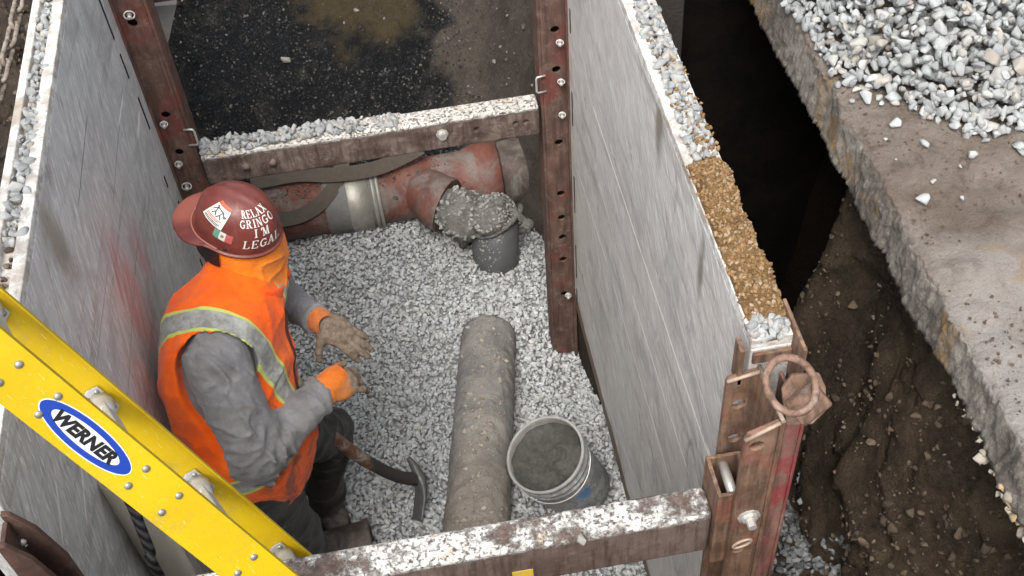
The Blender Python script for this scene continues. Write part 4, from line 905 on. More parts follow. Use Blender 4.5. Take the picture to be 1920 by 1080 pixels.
# ---------------------------------------------------------------- the worker
def surf_nets(f, lo, hi, h):
    lo, hi = np.array(lo, float), np.array(hi, float); n = np.maximum(((hi - lo) / h).astype(int) + 2, 4)
    ax = [lo[i] + h * np.arange(n[i]) for i in range(3)]
    P = np.stack(np.meshgrid(*ax, indexing='ij'), -1); v = f(P.reshape(-1, 3)).reshape(n)
    nx, ny, nz = n - 1; acc = np.zeros((nx, ny, nz, 3)); cnt = np.zeros((nx, ny, nz))
    cor = [(i, j, k) for i in (0, 1) for j in (0, 1) for k in (0, 1)]
    for a in range(8):
        for b in range(a + 1, 8):
            if sum(abs(cor[a][i] - cor[b][i]) for i in range(3)) != 1: continue
            va = v[cor[a][0]:cor[a][0] + nx, cor[a][1]:cor[a][1] + ny, cor[a][2]:cor[a][2] + nz]; vb = v[cor[b][0]:cor[b][0] + nx, cor[b][1]:cor[b][1] + ny, cor[b][2]:cor[b][2] + nz]
            m = (va < 0) != (vb < 0); t = np.where(m, va / np.where(va == vb, 1, va - vb), 0)
            pa, pb = np.array(cor[a], float), np.array(cor[b], float)
            acc += np.where(m[..., None], pa + (pb - pa) * t[..., None], 0); cnt += m
    act = cnt > 0; idx = np.full(act.shape, -1); idx[act] = np.arange(act.sum())
    c = np.argwhere(act); V = lo + h * (c + acc[act] / cnt[act][:, None]); Fs = []
    for d in range(3):
        e1, e2 = [(1, 2), (2, 0), (0, 1)][d]; s = [slice(None)] * 3
        sa, sb = [slice(1, -1)] * 3, [slice(1, -1)] * 3; sa[d] = slice(0, -1); sb[d] = slice(1, None)
        A, B = v[tuple(sa)], v[tuple(sb)]; m = (A < 0) != (B < 0); q = np.argwhere(m); fl = (A < 0)[m]
        q = q + 1; q[:, d] -= 1
        def at(o1, o2):
            r = q.copy(); r[:, e1] += o1; r[:, e2] += o2; return idx[r[:, 0], r[:, 1], r[:, 2]]
        Q = np.stack([at(-1, -1), at(0, -1), at(0, 0), at(-1, 0)], -1); Q[~fl] = Q[~fl][:, ::-1]; Fs.append(Q)
    F = np.concatenate(Fs); F = F[(F >= 0).all(1)]
    return V, F
def cone(P, a, b, r1, r2):
    a, b = np.array(a, float), np.array(b, float); ab = b - a; t = np.clip((P - a) @ ab / (ab @ ab), 0, 1)
    return np.linalg.norm(P - a - t[:, None] * ab, axis=1) - (r1 + (r2 - r1) * t)
def chain(P, pts, rs, k=.012):
    d = None
    for i in range(len(pts) - 1):
        q = cone(P, pts[i], pts[i + 1], rs[i], rs[i + 1]); d = q if d is None else smin(d, q, k)
    return d
def ellip(P, c, A, r):
    q = (P - np.array(c)) @ np.array(A).T; r = np.array(r); k0 = np.linalg.norm(q / r, axis=1); k1 = np.linalg.norm(q / r ** 2, axis=1); return k0 * (k0 - 1) / np.maximum(k1, 1e-9)
def smin(a, b, k): h = np.clip(.5 + .5 * (b - a) / k, 0, 1); return b + (a - b) * h - k * h * (1 - h)
def smax(a, b, k): return -smin(-a, -b, k)
def crease(P, f, k0):
    """sharp-edged soft folds, -.5..1"""
    a = 1 - np.abs(wav(P, f, k0)); b = 1 - np.abs(wav(P, f * 1.9, k0 + 7)); return (a ** 3 * .75 + b ** 4 * .4) - .35
def along(P, a, b):
    a, b = np.array(a, float), np.array(b, float); L = np.linalg.norm(b - a); return (P - a) @ ((b - a) / L), L
BF, BL = unit((.94, -.34, 0)), unit((.34, .94, 0)); HF = unit((.86, -.51, 0)); HL = V3(-HF[1], HF[0], 0)
NK = Zp(450, 520, 1.47); CH = V3(-.675, 2.39, 1.255); BE = V3(-.660, 2.285, 1.03); PE = V3(-.632, 2.25, .90); HC = Zp(449, 430, 1.62)
SH = Zp(446, 588, 1.42); RS, LS_ = SH - BL * .185, SH + BL * .18
RE, RWr = Zp(480, 856, 1.13), Zp(602, 738, 1.13); LE, LWr = Zp(530, 562, 1.10), Zp(594, 598, 1.17)
RHp, LHp = PE - BL * .095 + V3(0, 0, -.03), PE + BL * .095 + V3(0, 0, -.03)
RK, RA = Zp(556, 1005, .50), Zp(583, 1092, .10); LK, LA = Zp(618, 806, .47), Zp(610, 938, .12)
UP = unit(NK - PE); BFt = unit(BF - UP * (BF @ UP)); BLt = np.cross(UP, BFt); TA = [BFt, BLt, UP]
def torso(P, o=0.0):
    d = ellip(P, CH, TA, (.175 + o, .21 + o, .25 + o)); d = smin(d, ellip(P, BE, TA, (.172 + o, .205 + o, .22 + o)), .07)
    d = smin(d, cone(P, RS, LS_, .085 + o, .085 + o), .06); return d
def sleeve(P, s, e, w, r, k0, amp=.006):
    d = smin(cone(P, s, e, r[0], r[1]), cone(P, e, w, r[1] * 1.0, r[2]), .03)
    t1, L1_ = along(P, s, e); t2, L2_ = along(P, e, w)
    s_, e_, w_ = (np.array(q, float) for q in (s, e, w)); u1, u2 = unit(e_ - s_), unit(w_ - e_); bis = unit((s_ - e_) / L1_ + (w_ - e_) / L2_)
    inner = np.clip(((P - e_) @ bis) / .08, -1, 1)
    k = smooth01(.35, 1.0, t1 / L1_) * (t2 < .02); Q1 = P + (t1 * 1.7)[:, None] * u1; Q2 = P + (t2 * 1.9)[:, None] * u2
    f = crease(Q1, 12, k0) * (.35 + .65 * smooth01(.2, 1, t1 / L1_)) * (t2 <= 0) + crease(Q2, 12.5, k0 + 4) * (1 - .55 * smooth01(.15, .6, t2 / L2_) + .4 * smooth01(.75, 1, t2 / L2_)) * (t2 > 0)
    el_ = np.exp(-(np.linalg.norm(P - e_, axis=1) / .11) ** 2) * smooth01(-.2, .8, inner)
    d = d - amp * f * 1.35 - amp * .8 * np.sin(((P - e_) @ unit(u1 - u2)) * 0 + ((P - e_) @ unit(u1 + u2)) * 120 + wav(P, 9, k0 + 3) * 2.2) * el_ - .006 * wav(P, 7, k0 + 5) - .0016 * wav(P, 34, k0 + 2)
    tw = (P - np.array(w)) @ unit(np.array(w) - np.array(e)); return np.maximum(d, tw - .012)
def cloth(name, base, hi, dirt=None, amt=.5, rough=.9, bump=.002, weave=500):
    m = Mat(name, rough, 0, .15); m.b.inputs['Sheen Weight'].default_value = .15
    c = m.mix(m.noise(9, 6, .7, .5, lo=.3, hi=.7), base, hi)
    if dirt is not None: c = m.mix(m.math('MULTIPLY', m.noise(7, 7, .72, .5, vec=m.map(loc=(3, 8, 2)), lo=.48, hi=.68), amt), c, dirt)
    m.bump(m.noise(17, 4, .6, .6), .006); m.bump(m.noise(60, 4, .7), .0025); m.bump(m.noise(weave, 2, .5), bump * .35); return m, c
person = None
def wear(name, f, lo, hi, h, mat, parent, attrs=None):
    V, F = surf_nets(f, lo, hi, h); me = mesh_np(name, V, F)
    for k, fn in (attrs or {}).items(): attr(me, k, fn(V))
    return link(name, me, mat, parent, True)
# body: one continuous figure under the clothes
HC2 = HC + V3(0, 0, -.035) - HF * .022
EYE = HC2 + HF * .082 + V3(0, 0, -.012)
def bodyf(P):
    d = ellip(P, HC2 + V3(0, 0, .02), [HF, HL, ZZ], (.095, .075, .112)); d = smin(d, ellip(P, HC2 + HF * .03 + V3(0, 0, -.065), [HF, HL, ZZ], (.062, .056, .06)), .03)
    d = smin(d, cone(P, HC2 + HF * .083 + V3(0, 0, -.012), HC2 + HF * .104 + V3(0, 0, -.045), .010, .015), .012)
    for s in (-1, 1):
        d = smax(d, -ellip(P, EYE + HL * s * .031 + HF * .012, [HF, HL, ZZ], (.014, .016, .010)), .01)
        d = smin(d, ellip(P, HC2 + HL * s * .078 + V3(0, 0, -.02) - HF * .01, [HF, HL, ZZ], (.018, .010, .03)), .01)
    d = smin(d, cone(P, HC2 + V3(0, 0, -.05), NK + V3(0, 0, -.04), .055, .062), .03)
    d = smin(d, torso(P, -.035), .05)
    for s, e, w in ((RS, RE, RWr), (LS_, LE, LWr)): d = smin(d, smin(cone(P, s, e, .055, .042), cone(P, e, w, .042, .028), .01), .03)
    for hp_, k_, a_ in ((RHp, RK, RA), (LHp, LK, LA)): d = smin(d, smin(cone(P, hp_, k_, .085, .052), cone(P, k_, a_, .052, .035), .02), .04)
    return d
V, F = surf_nets(bodyf, (-.95, 1.95, 0.0), (-.25, 2.95, 1.80), .012)
M_SKIN = plain('tanned_skin', (.34, .17, .11), .55, 0, .12, 14)
PORG = V3(-.58, 2.25, 0.0)
me = mesh_np('person', V - PORG, F); person = link('person', me, M_SKIN, None, True); person.location = tuple(PORG)
tag(person, 'worker in orange vest and maroon hard hat standing gloved against the left box wall', 'person')
m = MB()
for s in (-1, 1): m.lathe([(0, .0125)] + [(.0125 * math.sin(t), .0125 * math.cos(t)) for t in np.linspace(.2, math.pi - .2, 9)] + [(0, -.0125)], EYE + HL * s * .031 - HF * .006, HF, 14)
m.build('eyes', plain('eye', (.25, .22, .2), .3), person)
# grey sweatshirt
def hoodie(P):
    d = smin(sleeve(P, RS, RE, RWr, (.100, .080, .056), 1, .015), sleeve(P, LS_, LE, LWr, (.085, .066, .050), 9, .010), .01)
    return smin(d, torso(P, -.012), .02)
mS, c = cloth('grey_fleece', (.15, .147, .15), (.25, .248, .256), (.20, .175, .15), .35); mS.color(c)
wear('sweatshirt', hoodie, (-.95, 1.95, .78), (-.30, 2.95, 1.56), .007, mS.m, person)
# trousers
def trous(P):
    f = lambda hp_, k_, a_, ks: smin(cone(P, hp_, k_, .108, .083), cone(P, k_, a_, .083, .070), .04) - .024 * crease(P * V3(1, 1, 1.5), 8, ks) - .006 * wav(P, 9, ks + 2) - .002 * wav(P, 30, ks + 5)
    d = smin(f(RHp, RK, RA, 3), f(LHp, LK, LA, 11), .05); d = smin(d, ellip(P, PE + V3(0, 0, .0), TA, (.145, .20, .17)), .05)
    return np.maximum(d, np.minimum((np.array(RA)[2] - .02) - P[:, 2], 1))
mT, c = cloth('dark_work_trousers', (.013, .0135, .013), (.034, .035, .034), (.085, .075, .065), .5)
c = mT.mix(mT.math('MULTIPLY', mT.rng(mT.xyz(2), .5, .2), .5), c, (.045, .028, .02)); mT.color(c)
tr = wear('trousers', trous, (-.95, 1.85, .02), (-.25, 2.95, 1.08), .0095, mT.m, person)
pkc = Zp(528, 965, .74)
m = MB(); e1, e2 = unit(Zp(560, 950, .74) - pkc), None
m.tube([Dp(u, v, 3.97 + dt) for u, v, dt in ((492, 972, .02), (505, 955, .0), (530, 948, -.01), (552, 950, -.01), (560, 960, -.01), (548, 972, -.01), (525, 978, 0), (508, 975, .01))], .0035, 6, closed=False); m.build('pocket_piping', plain('pale_piping', (.2, .195, .185), .9), tr)
# orange safety vest
def hemz(P): return (P - V3(-.62, 2.22, .83)) @ unit((-.24, -.02, 1))
def vest(P):
    d = torso(P, .022); d = smin(d, ellip(P, PE + UP * .03, TA, (.160, .212, .23)), .06); d = smin(d, cone(P, NK + V3(0, 0, -.075), NK + V3(0, 0, .0), .105, .088), .05)
    lat = (P - SH) @ BL
    wr = .006 * wav(P * V3(1, 1, .55), 8, 6) + .019 * crease(P * V3(1, 1, .6), 6.5, 13) + .010 * crease(P * V3(.8, 1, 1), 14, 3) + .0015 * wav(P, 45, 3)
    d = d - wr
    d = smax(d, -hemz(P), .01)
    for s, e, r_ in ((RS, RE, .118), (LS_, LE, .10)):
        q = unit(e - s) * .9 + (BL * (-1 if s is RS else 1)) * .75
        d = smax(d, -(cone(P, s + q * .012, s + q * .5, r_, r_ * 1.15)), .012)
    return d
def stripe_v(V):
    lat = -((V - SH) @ BL)   # toward the right (camera) side
    h = (V - PE) @ UP
    fr = (V - CH) @ BFt
    l0 = .118
    l2 = -((V - SH) @ BL); l0b = -.125
    dv = np.minimum(np.abs(lat - l0), np.abs(l2 - l0b))
    dh = np.abs(hemz(V) - .235)
    return np.minimum(np.where(hemz(V) > .235, dv, 1), dh)
mV, c = cloth('orange_mesh_vest', (.80, .095, .006), (.92, .15, .012), (.32, .1, .04), .0)
c = mV.mix(mV.math('MULTIPLY', mV.rng(mV.attr('front'), .25, 1), mV.noise(10, 7, .72, .6, lo=.46, hi=.62)), c, (.13, .055, .03))
st = mV.attr('stripe'); tape = mV.rng(st, .0275, .0262); lime = mV.rng(st, .0375, .0362)
c = mV.mix(lime, c, (.48, .54, .13))
c = mV.mix(tape, c, mV.mix(mV.noise(24, 6, .7, lo=.35, hi=.65), (.20, .20, .185), (.36, .37, .35)))
mV.color(c)
vs = wear('safety_vest', vest, (-.95, 1.95, .76), (-.28, 2.85, 1.62), .0075, mV.m, person, {'stripe': stripe_v, 'front': lambda V: .8 * smooth01(.06, .18, (V - CH) @ BFt) * smooth01(.6, .35, (V - PE) @ UP)})
m = MB(); m.lathe([(.134, -.05), (.131, -.02), (.125, .018), (.120, .024), (.113, .018), (.114, -.03)], NK + V3(.006, -.006, -.012), unit(UP + BFt * .35), 40)
mC_, c_ = cloth('vest_collar_cloth', (.66, .055, .004), (.78, .085, .008)); mC_.color(c_); vc_ = m.build('vest_collar', mC_.m, vs); co = np.array([v.co[:] for v in vc_.data.vertices]); co = co + (.006 * wav(co + PORG, 16, 3))[:, None] * V3(1, 1, .6)
for v, p in zip(vc_.data.vertices, co): v.co = tuple(p)
attr(vc_.data, 'stripe', np.ones(len(co))); attr(vc_.data, 'front', np.zeros(len(co)))
# zip down the front
m = MB(); zp_ = []
for h in np.linspace(.0, .42, 22):
    o = PE + UP * (h + .12); lo_, hi_ = 0., .45
    for _ in range(18):
        md = (lo_ + hi_) / 2
        if vest((o + BFt * md)[None])[0] < 0: lo_ = md
        else: hi_ = md
    zp_.append((o + BFt * (lo_ + .001), BLt))
m.ribbon(zp_, .016, .004); m.build('vest_zip', plain('dark_zip_tape', (.1, .03, .015), .7, 0, .3), vs)
# orange neck hood under the hat
def hood(P):
    d = ellip(P, HC + V3(0, 0, -.05) - HF * .008, [HF, HL, ZZ], (.112, .104, .12)); d = smin(d, cone(P, HC + HF * .012 + V3(0, 0, -.10), NK + HF * .015 + V3(0, -.01, -.03), .100, .108), .05)
    d = smin(d, cone(P, HC + HF * .026 + V3(0, -.01, -.09), HC + HF * .030 + V3(-.01, -.02, -.19), .064, .060), .03)
    t = (P - HC) @ ZZ; d = d - .019 * crease(P * V3(1, 1, 2.6) + ((P - HC) @ HF)[:, None] * V3(0, 0, 1.1), 9, 2) * smooth01(-.02, -.07, t) - .004 * wav(P, 16, 8)
    return d
mH, c = cloth('orange_hood', (.74, .175, .006), (.86, .25, .016), (.5, .15, .03), .45); mH.color(c)
hd_ = wear('hood', hood, HC - V3(.24, .24, .34), HC + V3(.24, .24, .12), .006, mH.m, person)

# maroon hard hat worn back to front
hb = unit(-HF * .98 + V3(0, 0, .22)); hup = unit(V3(0, 0, 1) - hb * hb[2] + BL * .03); hup = unit(hup - hb * (hup @ hb)); hl = np.cross(hup, hb)
HO = HC + V3(0, 0, .018)   # centre of the rim
def hat_r(az):
    c = math.cos(az); return .130 * .107 / math.sqrt((.107 * c) ** 2 + (.130 * math.sin(az)) ** 2)
def hatP(az, el, off=0.0):
    """point on the dome: azimuth from the brim, elevation 0 at the rim"""
    r = hat_r(az) * (math.cos(el) ** .82); z = .143 * (math.sin(el) ** .95 if el > 0 else el)
    ridge = .005 * math.exp(-((r * math.sin(az)) / .012) ** 2) * smooth01(.25, .7, el)
    n = unit(hb * math.cos(az) * math.cos(el) + hl * math.sin(az) * math.cos(el) + hup * math.sin(el))
    return HO + r * (math.cos(az) * hb + math.sin(az) * hl) + hup * z + n * (off + float(ridge))
na = 96; rows = []; m = MB()
els = [math.pi / 2 * .985] + list(np.linspace(math.pi / 2 * .95, 0.0, 26)); prof = []
azs = np.linspace(0, 2 * math.pi, na, endpoint=False)
for el in els: rows.append([hatP(a, el) for a in azs])
def brim(a, t):
    e = .007 + .066 * max(0, math.cos(a)) ** 1.6 * float(smooth01(1.45, .75, abs((a + math.pi) % (2 * math.pi) - math.pi)))
    d = hb * math.cos(a) + hl * math.sin(a); r = hat_r(a); return HO + d * (r + e * t) - hup * (.004 + .016 * t * (e > .02) * e / .07 + .004 * t * t)
for t in (.12, .4, .7, .93, 1.0): rows.append([brim(a, t) for a in azs])
rows.append([brim(a, 1.0) - hup * .0045 for a in azs]); rows.append([brim(a, .5) - hup * .005 for a in azs]); rows.append([brim(a, .0) - hup * .005 - unit(hb * math.cos(a) + hl * math.sin(a)) * .004 for a in azs])
for el in np.linspace(0.02, math.pi / 2 * .97, 10): rows.append([hatP(a, el, -.0055) for a in azs])
B = [[m.bm.verts.new(tuple(p)) for p in r] for r in rows]
for A_, C_ in zip(B, B[1:]):
    for j in range(na):
        f = m.bm.faces.new((A_[j], A_[(j + 1) % na], C_[(j + 1) % na], C_[j])); f.smooth = True
m.bm.faces.new(B[0]); m.bm.faces.new(B[-1][::-1])
mHat = Mat('maroon_hat_shell', .38, 0, .5)
c = mHat.mix(mHat.noise(12, 6, .65, .4, lo=.3, hi=.7), (.12, .024, .02), (.18, .045, .034)); c = mHat.mix(mHat.math('MULTIPLY', mHat.noise(18, 8, .75, .8, lo=.55, hi=.75), .5), c, (.27, .12, .1))
c = mHat.mix(mHat.ball(tuple(HO + hb * .19), .1, .6, .04, 20), c, (.29, .085, .06))
mHat.color(c); mHat.rough(mHat.noise(20, 5, .7, lo=.2, hi=.9)); mHat.rough(mHat.rng(mHat.noise(20, 5, .7), .3, .7, .3, .5)); mHat.bump(mHat.noise(90, 4, .7), .0006)
hat = m.build('hard_hat', mHat.m, person)
# worn pale edge along the brim joint, suspension straps under the brim
m = MB(); m.tube([brim(a, .16) + hup * .0025 for a in np.linspace(-1.5, 1.5, 40)], .0028, 6); m.build('brim_seam', plain('worn_hat_edge', (.33, .14, .115), .5), hat)
mBK = plain('black_suspension', (.012, .012, .013), .5, 0, .3, 30)
m = MB()
m.ribbon([(HO + (.118 + .012 * max(0, math.cos(a))) * math.cos(a) * hb + .114 * math.sin(a) * hl - hup * (.044 + .016 * math.cos(a)), hup) for a in np.linspace(-1.55, 1.55, 30)], .052, .006)
for a in (.15, .75): m.ribbon([(HO + .125 * math.cos(a) * hb + .11 * math.sin(a) * hl - hup * z, np.cross(hup, hb * math.cos(a) + hl * math.sin(a))) for z in (0, .02, .045)], .016, .003)
m.lathe([(0, .014), (.019, .013), (.022, .008), (.022, -.006), (0, -.006)], HO + hb * .126 + hl * .045 - hup * .060, unit(hb + hl * .6), 20)
m.build('suspension', mBK, hat)
def decal(polys, az0, el0, sc, name, mat, off=.0012, rot=0.0, sub=True, parent=None):
    """flat shapes bent onto the dome; (u,v) in metres about (az0, el0)"""
    m = MB(); r0 = hat_r(az0) * math.cos(el0) ** .82
    def pt(u, v):
        cu, sv = u * math.cos(rot) - v * math.sin(rot), u * math.sin(rot) + v * math.cos(rot)
        return hatP(az0 + cu * sc / r0, max(el0 + sv * sc / .14, .01), off)
    for poly in polys:
        P = []
        for i in range(len(poly)):
            a, b = np.array(poly[i], float), np.array(poly[(i + 1) % len(poly)], float); k = max(1, int(np.linalg.norm(b - a) * sc / .008))
            P += [a + (b - a) * t for t in np.linspace(0, 1, k, endpoint=False)]
        vs = [m.bm.verts.new((p[0], p[1], 0)) for p in P]; m.bm.faces.new(vs)
    bmesh.ops.triangulate(m.bm, faces=m.bm.faces)
    if sub: bmesh.ops.subdivide_edges(m.bm, edges=[e for e in m.bm.edges if e.calc_length() * sc > .012], cuts=2, use_grid_fill=True)
    bmesh.ops.triangulate(m.bm, faces=m.bm.faces)
    for v in m.bm.verts: v.co = Vector(tuple(pt(v.co.x, v.co.y)))
    for f in m.bm.faces: f.smooth = True
    me = bpy.data.meshes.new(name); m.bm.to_mesh(me); m.bm.free()
    o = link(name, me, mat, parent or hat)
    return o
def seg(a, b, w):
    a, b = np.array(a, float), np.array(b, float); t = unit(b - a); n = np.array([-t[1], t[0]]) * w / 2; return [a + n, a - n, b - n, b + n]
def arc(c, rx, ry, a0, a1, w, n=10):
    t = np.linspace(math.radians(a0), math.radians(a1), n); out = []
    for p, q in zip(t, t[1:]):
        out.append([(c[0] + (rx + s * w / 2) * math.cos(z), c[1] + (ry + s * w / 2) * math.sin(z)) for z, s in ((p, 1), (p, -1), (q, -1), (q, 1))])
    return out
sw, sf = .17, .07
def serif(x, y, w=.34): return seg((x - w / 2, y), (x + w / 2, y), sf * 1.2)
GL = {  # slab letters on a 0..0.8 x 0..1 body
 'R': [seg((.18, 0), (.18, 1), sw)] + arc((.38, .74), .22, .22, -90, 90, sw * .9) + [seg((.18, .965), (.4, .965), sf), seg((.18, .52), (.4, .52), sf), seg((.38, .5), (.66, .02), sw), serif(.18, .03), serif(.68, .03, .26), seg((.04, .97), (.2, .97), sf)],
 'E': [seg((.18, 0), (.18, 1), sw), seg((.05, .965), (.7, .965), sf), seg((.05, .035), (.72, .035), sf), seg((.18, .5), (.52, .5), sf), seg((.68, 1), (.68, .78), sf * 1.4), seg((.7, 0), (.7, .24), sf * 1.4), seg((.52, .38), (.52, .62), sf)],
 'L': [seg((.2, 0), (.2, 1), sw), serif(.2, .97), seg((.05, .035), (.72, .035), sf), seg((.7, 0), (.7, .28), sf * 1.4)],
 'A': [seg((.4, 1), (.1, 0), sw * .65), seg((.4, 1), (.68, 0), sw), seg((.22, .34), (.58, .34), sf), serif(.1, .03, .26), serif(.69, .03, .3)],
 'X': [seg((.14, 1), (.66, 0), sw), seg((.64, 1), (.14, 0), sw * .6), serif(.15, .97, .28), serif(.64, .97, .24), serif(.14, .03, .24), serif(.66, .03, .28)],
 'G': arc((.42, .5), .32, .44, 50, 320, sw * .85, 18) + [seg((.64, .06), (.64, .44), sw * .9), serif(.62, .44, .32), seg((.66, .98), (.66, .72), sf)],
 'I': [seg((.4, 0), (.4, 1), sw), serif(.4, .97), serif(.4, .03)],
 'N': [seg((.14, 0), (.14, 1), sw * .55), seg((.16, 1), (.62, 0), sw), seg((.64, 0), (.64, 1), sw * .55), serif(.12, .97, .22), serif(.14, .03, .26), serif(.64, .97, .26)],
 'O': arc((.4, .5), .31, .44, 0, 360, sw * .85, 24), 'M': [seg((.12, 0), (.12, 1), sw * .5), seg((.14, 1), (.4, .06), sw), seg((.4, .06), (.66, 1), sw * .55), seg((.68, 0), (.68, 1), sw), serif(.1, .97, .2), serif(.12, .03, .24), serif(.7, .97, .22), serif(.68, .03, .28)],
 "'": [seg((.4, 1.02), (.36, .72), sw * .8)], ' ': []}
def word(t, x0, y0, adv, h, it=0.0):
    out = []; x = x0
    for ch_ in t:
        for p in GL[ch_]: out.append([(x - (.17 * adv if ch_ == 'I' else 0) + q[0] * adv * 1.12 + it * q[1] * h, y0 + q[1] * h) for q in p])
        x += adv * (.5 if ch_ == "'" else .62 if ch_ == 'I' else 1.12 if ch_ == 'M' else 1)
    return out
M_WL = plain('white_letters', (.72, .69, .65), .6, 0, .12, 60)
AZT = R_(156)
wd_ = word('RELAX', -1.75, 1.55, .70, .92) + word('GRINGO', -2.05, .42, .70, .92, .05) + word("I'M", -.75, -.72, .74, .92, .1) + word('LEGAL', -1.85, -1.95, .74, .92, .16)
decal(wd_, AZT, R_(33), .0305, 'hat_lettering', M_WL, .0012, R_(-2), sub=False)
# white lifting sticker with two bent stick figures and an orange strip
stk = decal([[(-1, -1.35), (1, -1.35), (1, .95), (-1, .95)]], R_(74), R_(50), .032, 'sticker', M_WL, .0008, R_(-14))
decal([[(-1, .97), (1, .97), (1, 1.4), (-1, 1.4)]], R_(74), R_(50), .032, 'sticker_strip', plain('orange_strip', (.55, .1, .04), .5), .0009, R_(-14), parent=stk)
fig = [seg((-.8, .1), (-.45, .62), .11), seg((-.45, .62), (.35, .5), .13), seg((.35, .5), (.62, .12), .11), seg((-.45, .6), (-.35, .1), .1), seg((-.35, .1), (-.55, -.35), .1), seg((-.35, .1), (-.12, -.32), .1), seg((.35, .45), (.2, -.02), .1), seg((.2, -.02), (0, -.42), .1), seg((.2, -.02), (.5, -.4), .1)] + arc((.72, .08), .09, .09, 0, 360, .1, 10) + arc((-.58, .74), .08, .08, 0, 360, .1, 10)
decal(fig, R_(74), R_(50), .032, 'sticker_figures', plain('black_print', (.03, .03, .03), .5), .0016, R_(-14), sub=False, parent=stk)
tx = [seg((-.85, y), (x1, y), .09) for y, x1 in ((-.6, .7), (-.78, .5))]; decal(tx, R_(74), R_(50), .032, 'sticker_print', plain('red_print', (.5, .1, .07), .5), .0016, R_(-14), sub=False, parent=stk)
tx = [seg((-.85, y), (x1, y), .08) for y, x1 in ((-1.0, .75), (-1.16, .6))]; decal(tx, R_(74), R_(50), .032, 'sticker_print', bpy.data.materials['black_print'], .0016, R_(-14), sub=False, parent=stk)
for (a, b, nm, cc) in ((-1.5, -.55, 'flag_green', (.12, .3, .22)), (-.55, .45, 'flag_white', (.62, .6, .56)), (.45, 1.5, 'flag_red', (.45, .1, .1))):
    fo = decal([[(a, -.75), (b, -.75), (b, .75), (a, .75)]], R_(94), R_(22), .020, nm, plain(nm, cc, .5, 0, .15, 60), .001, R_(-10))
decal(arc((-.05, 0), .16, .16, 0, 360, .2, 12), R_(94), R_(22), .020, 'flag_mark', plain('flag_mark', (.16, .17, .12), .5), .0016, R_(-10), sub=False)
m = MB(); q = hatP(R_(99), .06, 0); nn = unit(q - HO); m.lathe([(0, .0025), (.0052, .002), (.006, -.002)], q, nn, 12); m.build('hat_rivet', mBK, hat)

# gloves: palm, four unequal fingers and a thumb from the side of the palm
def glove(name, wr, fd, bn_, side, curls, spread, thumb, cuffdir, parent, off=0.0, fl_=1.0):
    """fd finger direction, bn_ back-of-hand normal, side: direction of the thumb"""
    fd = unit(fd); bn_ = unit(bn_ - fd * (bn_ @ fd)); s = unit(np.cross(bn_, fd)); s = s if s @ side > 0 else -s
    ch_ = []; kn = wr + fd * .098
    for i, (o, L3, r_) in enumerate(((.033, (.043, .027, .022), .0112), (.0115, (.048, .031, .024), .0116), (-.0105, (.044, .029, .023), .0112), (-.031, (.035, .022, .019), .0102))):
        base = kn + s * o - fd * abs(o) * .22; d = unit(fd + s * spread[i]); pts = [base - fd * .03, base]; ang = 0
        for L_, cu in zip(L3, curls[i]):
            ang += cu; dd = d * math.cos(ang) - bn_ * math.sin(ang); pts.append(pts[-1] + dd * L_ * fl_)
        ch_.append((pts, [.0145, r_ * 1.22, r_ * 1.14, r_ * 1.08, r_ * .98]))
    tb = wr + fd * .028 + s * .03; tp_ = [tb - s * .012]; 
    for L_, q in zip((.043, .034, .027), thumb): tp_.append(tp_[-1] + unit(fd * q[0] + s * q[1] + bn_ * q[2]) * L_)
    def f(P):
        d = ellip(P, wr + fd * .055, [fd, s, bn_], (.066, .053, .028)); d = smin(d, ellip(P, wr + fd * .04 + s * .026 - bn_ * .008, [fd, s, bn_], (.04, .022, .02)), .015)
        d = smin(d, cone(P, wr + fd * .03, wr - cuffdir * .02, .034, .036), .02)
        for pts, rs in ch_: d = smin(d, chain(P, pts, rs, .004), .006)
        d = smin(d, chain(P, tp_, [.0175, .0145, .0128, .0112], .005), .012)
        return d - .0012 * wav(P, 40, 4) - .0014 * wav(P, 22, 9)
    allp = np.array([p for pts, _ in ch_ for p in pts] + tp_ + [wr, wr - cuffdir * .06]); lo, hi = allp.min(0) - .05, allp.max(0) + .05
    V, F = surf_nets(f, lo, hi, .0034); me = mesh_np(name, V, F); attr(me, 'reach', (V - wr) @ fd + off); attr(me, 'back', np.clip((V - wr) @ bn_ / .02, -1, 1))
    return link(name, me, M_GLOVE.m, parent, True)
M_GLOVE = Mat('dusty_orange_glove', .9, 0, .15)
k = M_GLOVE.rng(M_GLOVE.math('ADD', M_GLOVE.attr('reach'), M_GLOVE.math('MULTIPLY', M_GLOVE.math('SUBTRACT', M_GLOVE.noise(22, 6, .7), .5), .14)), .045, .10)
c = M_GLOVE.mix(M_GLOVE.noise(30, 6, .7, lo=.3, hi=.7), (.34, .10, .018), (.47, .165, .038)); c = M_GLOVE.mix(M_GLOVE.math('MULTIPLY', M_GLOVE.noise(26, 7, .75, lo=.45, hi=.62), .75), c, (.22, .13, .085))
c = M_GLOVE.mix(k, c, M_GLOVE.mix(M_GLOVE.noise(60, 6, .7, lo=.3, hi=.7), (.105, .078, .057), (.22, .175, .135))); M_GLOVE.color(c); M_GLOVE.bump(M_GLOVE.noise(90, 4, .7), .0015)
lf = Zp(690, 655, 1.10) - LWr
gl = glove('glove', LWr + unit(LWr - LE) * .02, lf, V3(-.15, -.25, 1), V3(0, -1, 0), [(.25, .35, .2), (.2, .28, .2), (.25, .25, .2), (.35, .3, .25)], (.10, .02, -.05, -.12), [(.25, .95, -.35), (.3, .85, -.5), (.5, .6, -.6)], unit(LWr - LE), person, .075)
rf_ = Zp(690, 735, 1.09) - RWr
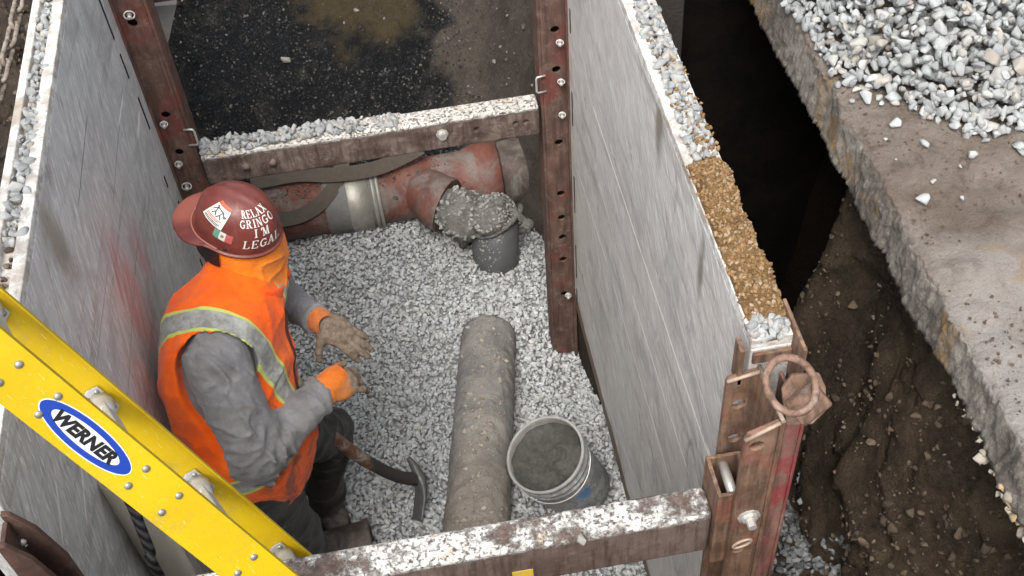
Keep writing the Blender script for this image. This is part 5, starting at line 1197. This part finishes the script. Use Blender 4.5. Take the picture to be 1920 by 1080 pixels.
gr = glove('glove', RWr + unit(RWr - RE) * .008, unit((.9, .32, -.05)), V3(.1, -.35, .9), V3(0, 1, 0), [(.8, .9, .6), (.95, 1.0, .7), (.9, .9, .7), (.5, .5, .4)], (.06, .02, -.03, -.2), [(.55, .75, -.2), (.8, .45, -.4), (.9, .1, -.4)], unit(RWr - RE), person, -.012, 1.05)
M_CUFF, c = cloth('orange_knit_cuff', (.52, .12, .012), (.66, .19, .03), (.2, .11, .07), .7); M_CUFF.color(c); M_CUFF = M_CUFF.m
def cuffs(name, w_, e_, parent, r0=.041, ln=.06):
    d = unit(w_ - e_); m = MB(); m.lathe([(r0 - .02, -.03), (r0 - .006, -.018), (r0 + .003, -.01), (r0 + .0005, .01), (r0 - .002, ln * .5), (r0 - .004, ln * .75), (r0 - .014, ln)], w_ + d * .012, d, 24); return m.build(name, M_CUFF, parent)
cuffs('glove_cuff', LWr, LE, gl, .042, .045); cuffs('glove_cuff', RWr, RE, gr, .050, .085)
# boots
M_BOOT = Mat('dusty_work_boot', .85, 0, .2); c = M_BOOT.mix(M_BOOT.noise(18, 7, .72, .4, lo=.35, hi=.65), (.05, .036, .028), (.17, .15, .13)); M_BOOT.color(c); M_BOOT.bump(M_BOOT.noise(40, 6, .7), .004)
def boot(a, toe, parent):
    a = np.array(a); t = unit((toe[0], toe[1], 0)); b = V3(-t[1], t[0], 0); z0 = .0
    h = V3(a[0], a[1], 0)
    def f(P):
        d = smin(cone(P, a + V3(0, 0, .10), h + V3(0, 0, .07), .062, .058), ellip(P, h + t * .10 + V3(0, 0, .045), [t, b, ZZ], (.135, .054, .052)), .04); d = smin(d, ellip(P, h - t * .005 + V3(0, 0, .05), [t, b, ZZ], (.075, .052, .06)), .03)
        s = np.maximum(np.maximum(ellip(P, h + t * .075 + V3(0, 0, .02), [t, b, ZZ], (.165, .06, .2)), P[:, 2] - .032), -.012 - P[:, 2]); d = smin(d, s, .006)
        return smax(d, -.012 - P[:, 2], .004) - .002 * wav(P, 20, 3)
    V, F = surf_nets(f, h - .24 - V3(0, 0, -.2), h + V3(.3, .3, .30), .007); return link('boot', mesh_np('boot', V, F), M_BOOT.m, parent, True)
boot(LA + V3(-.01, .06, 0), (.28, -.96), person); boot(RA, (.8, -.5), person)
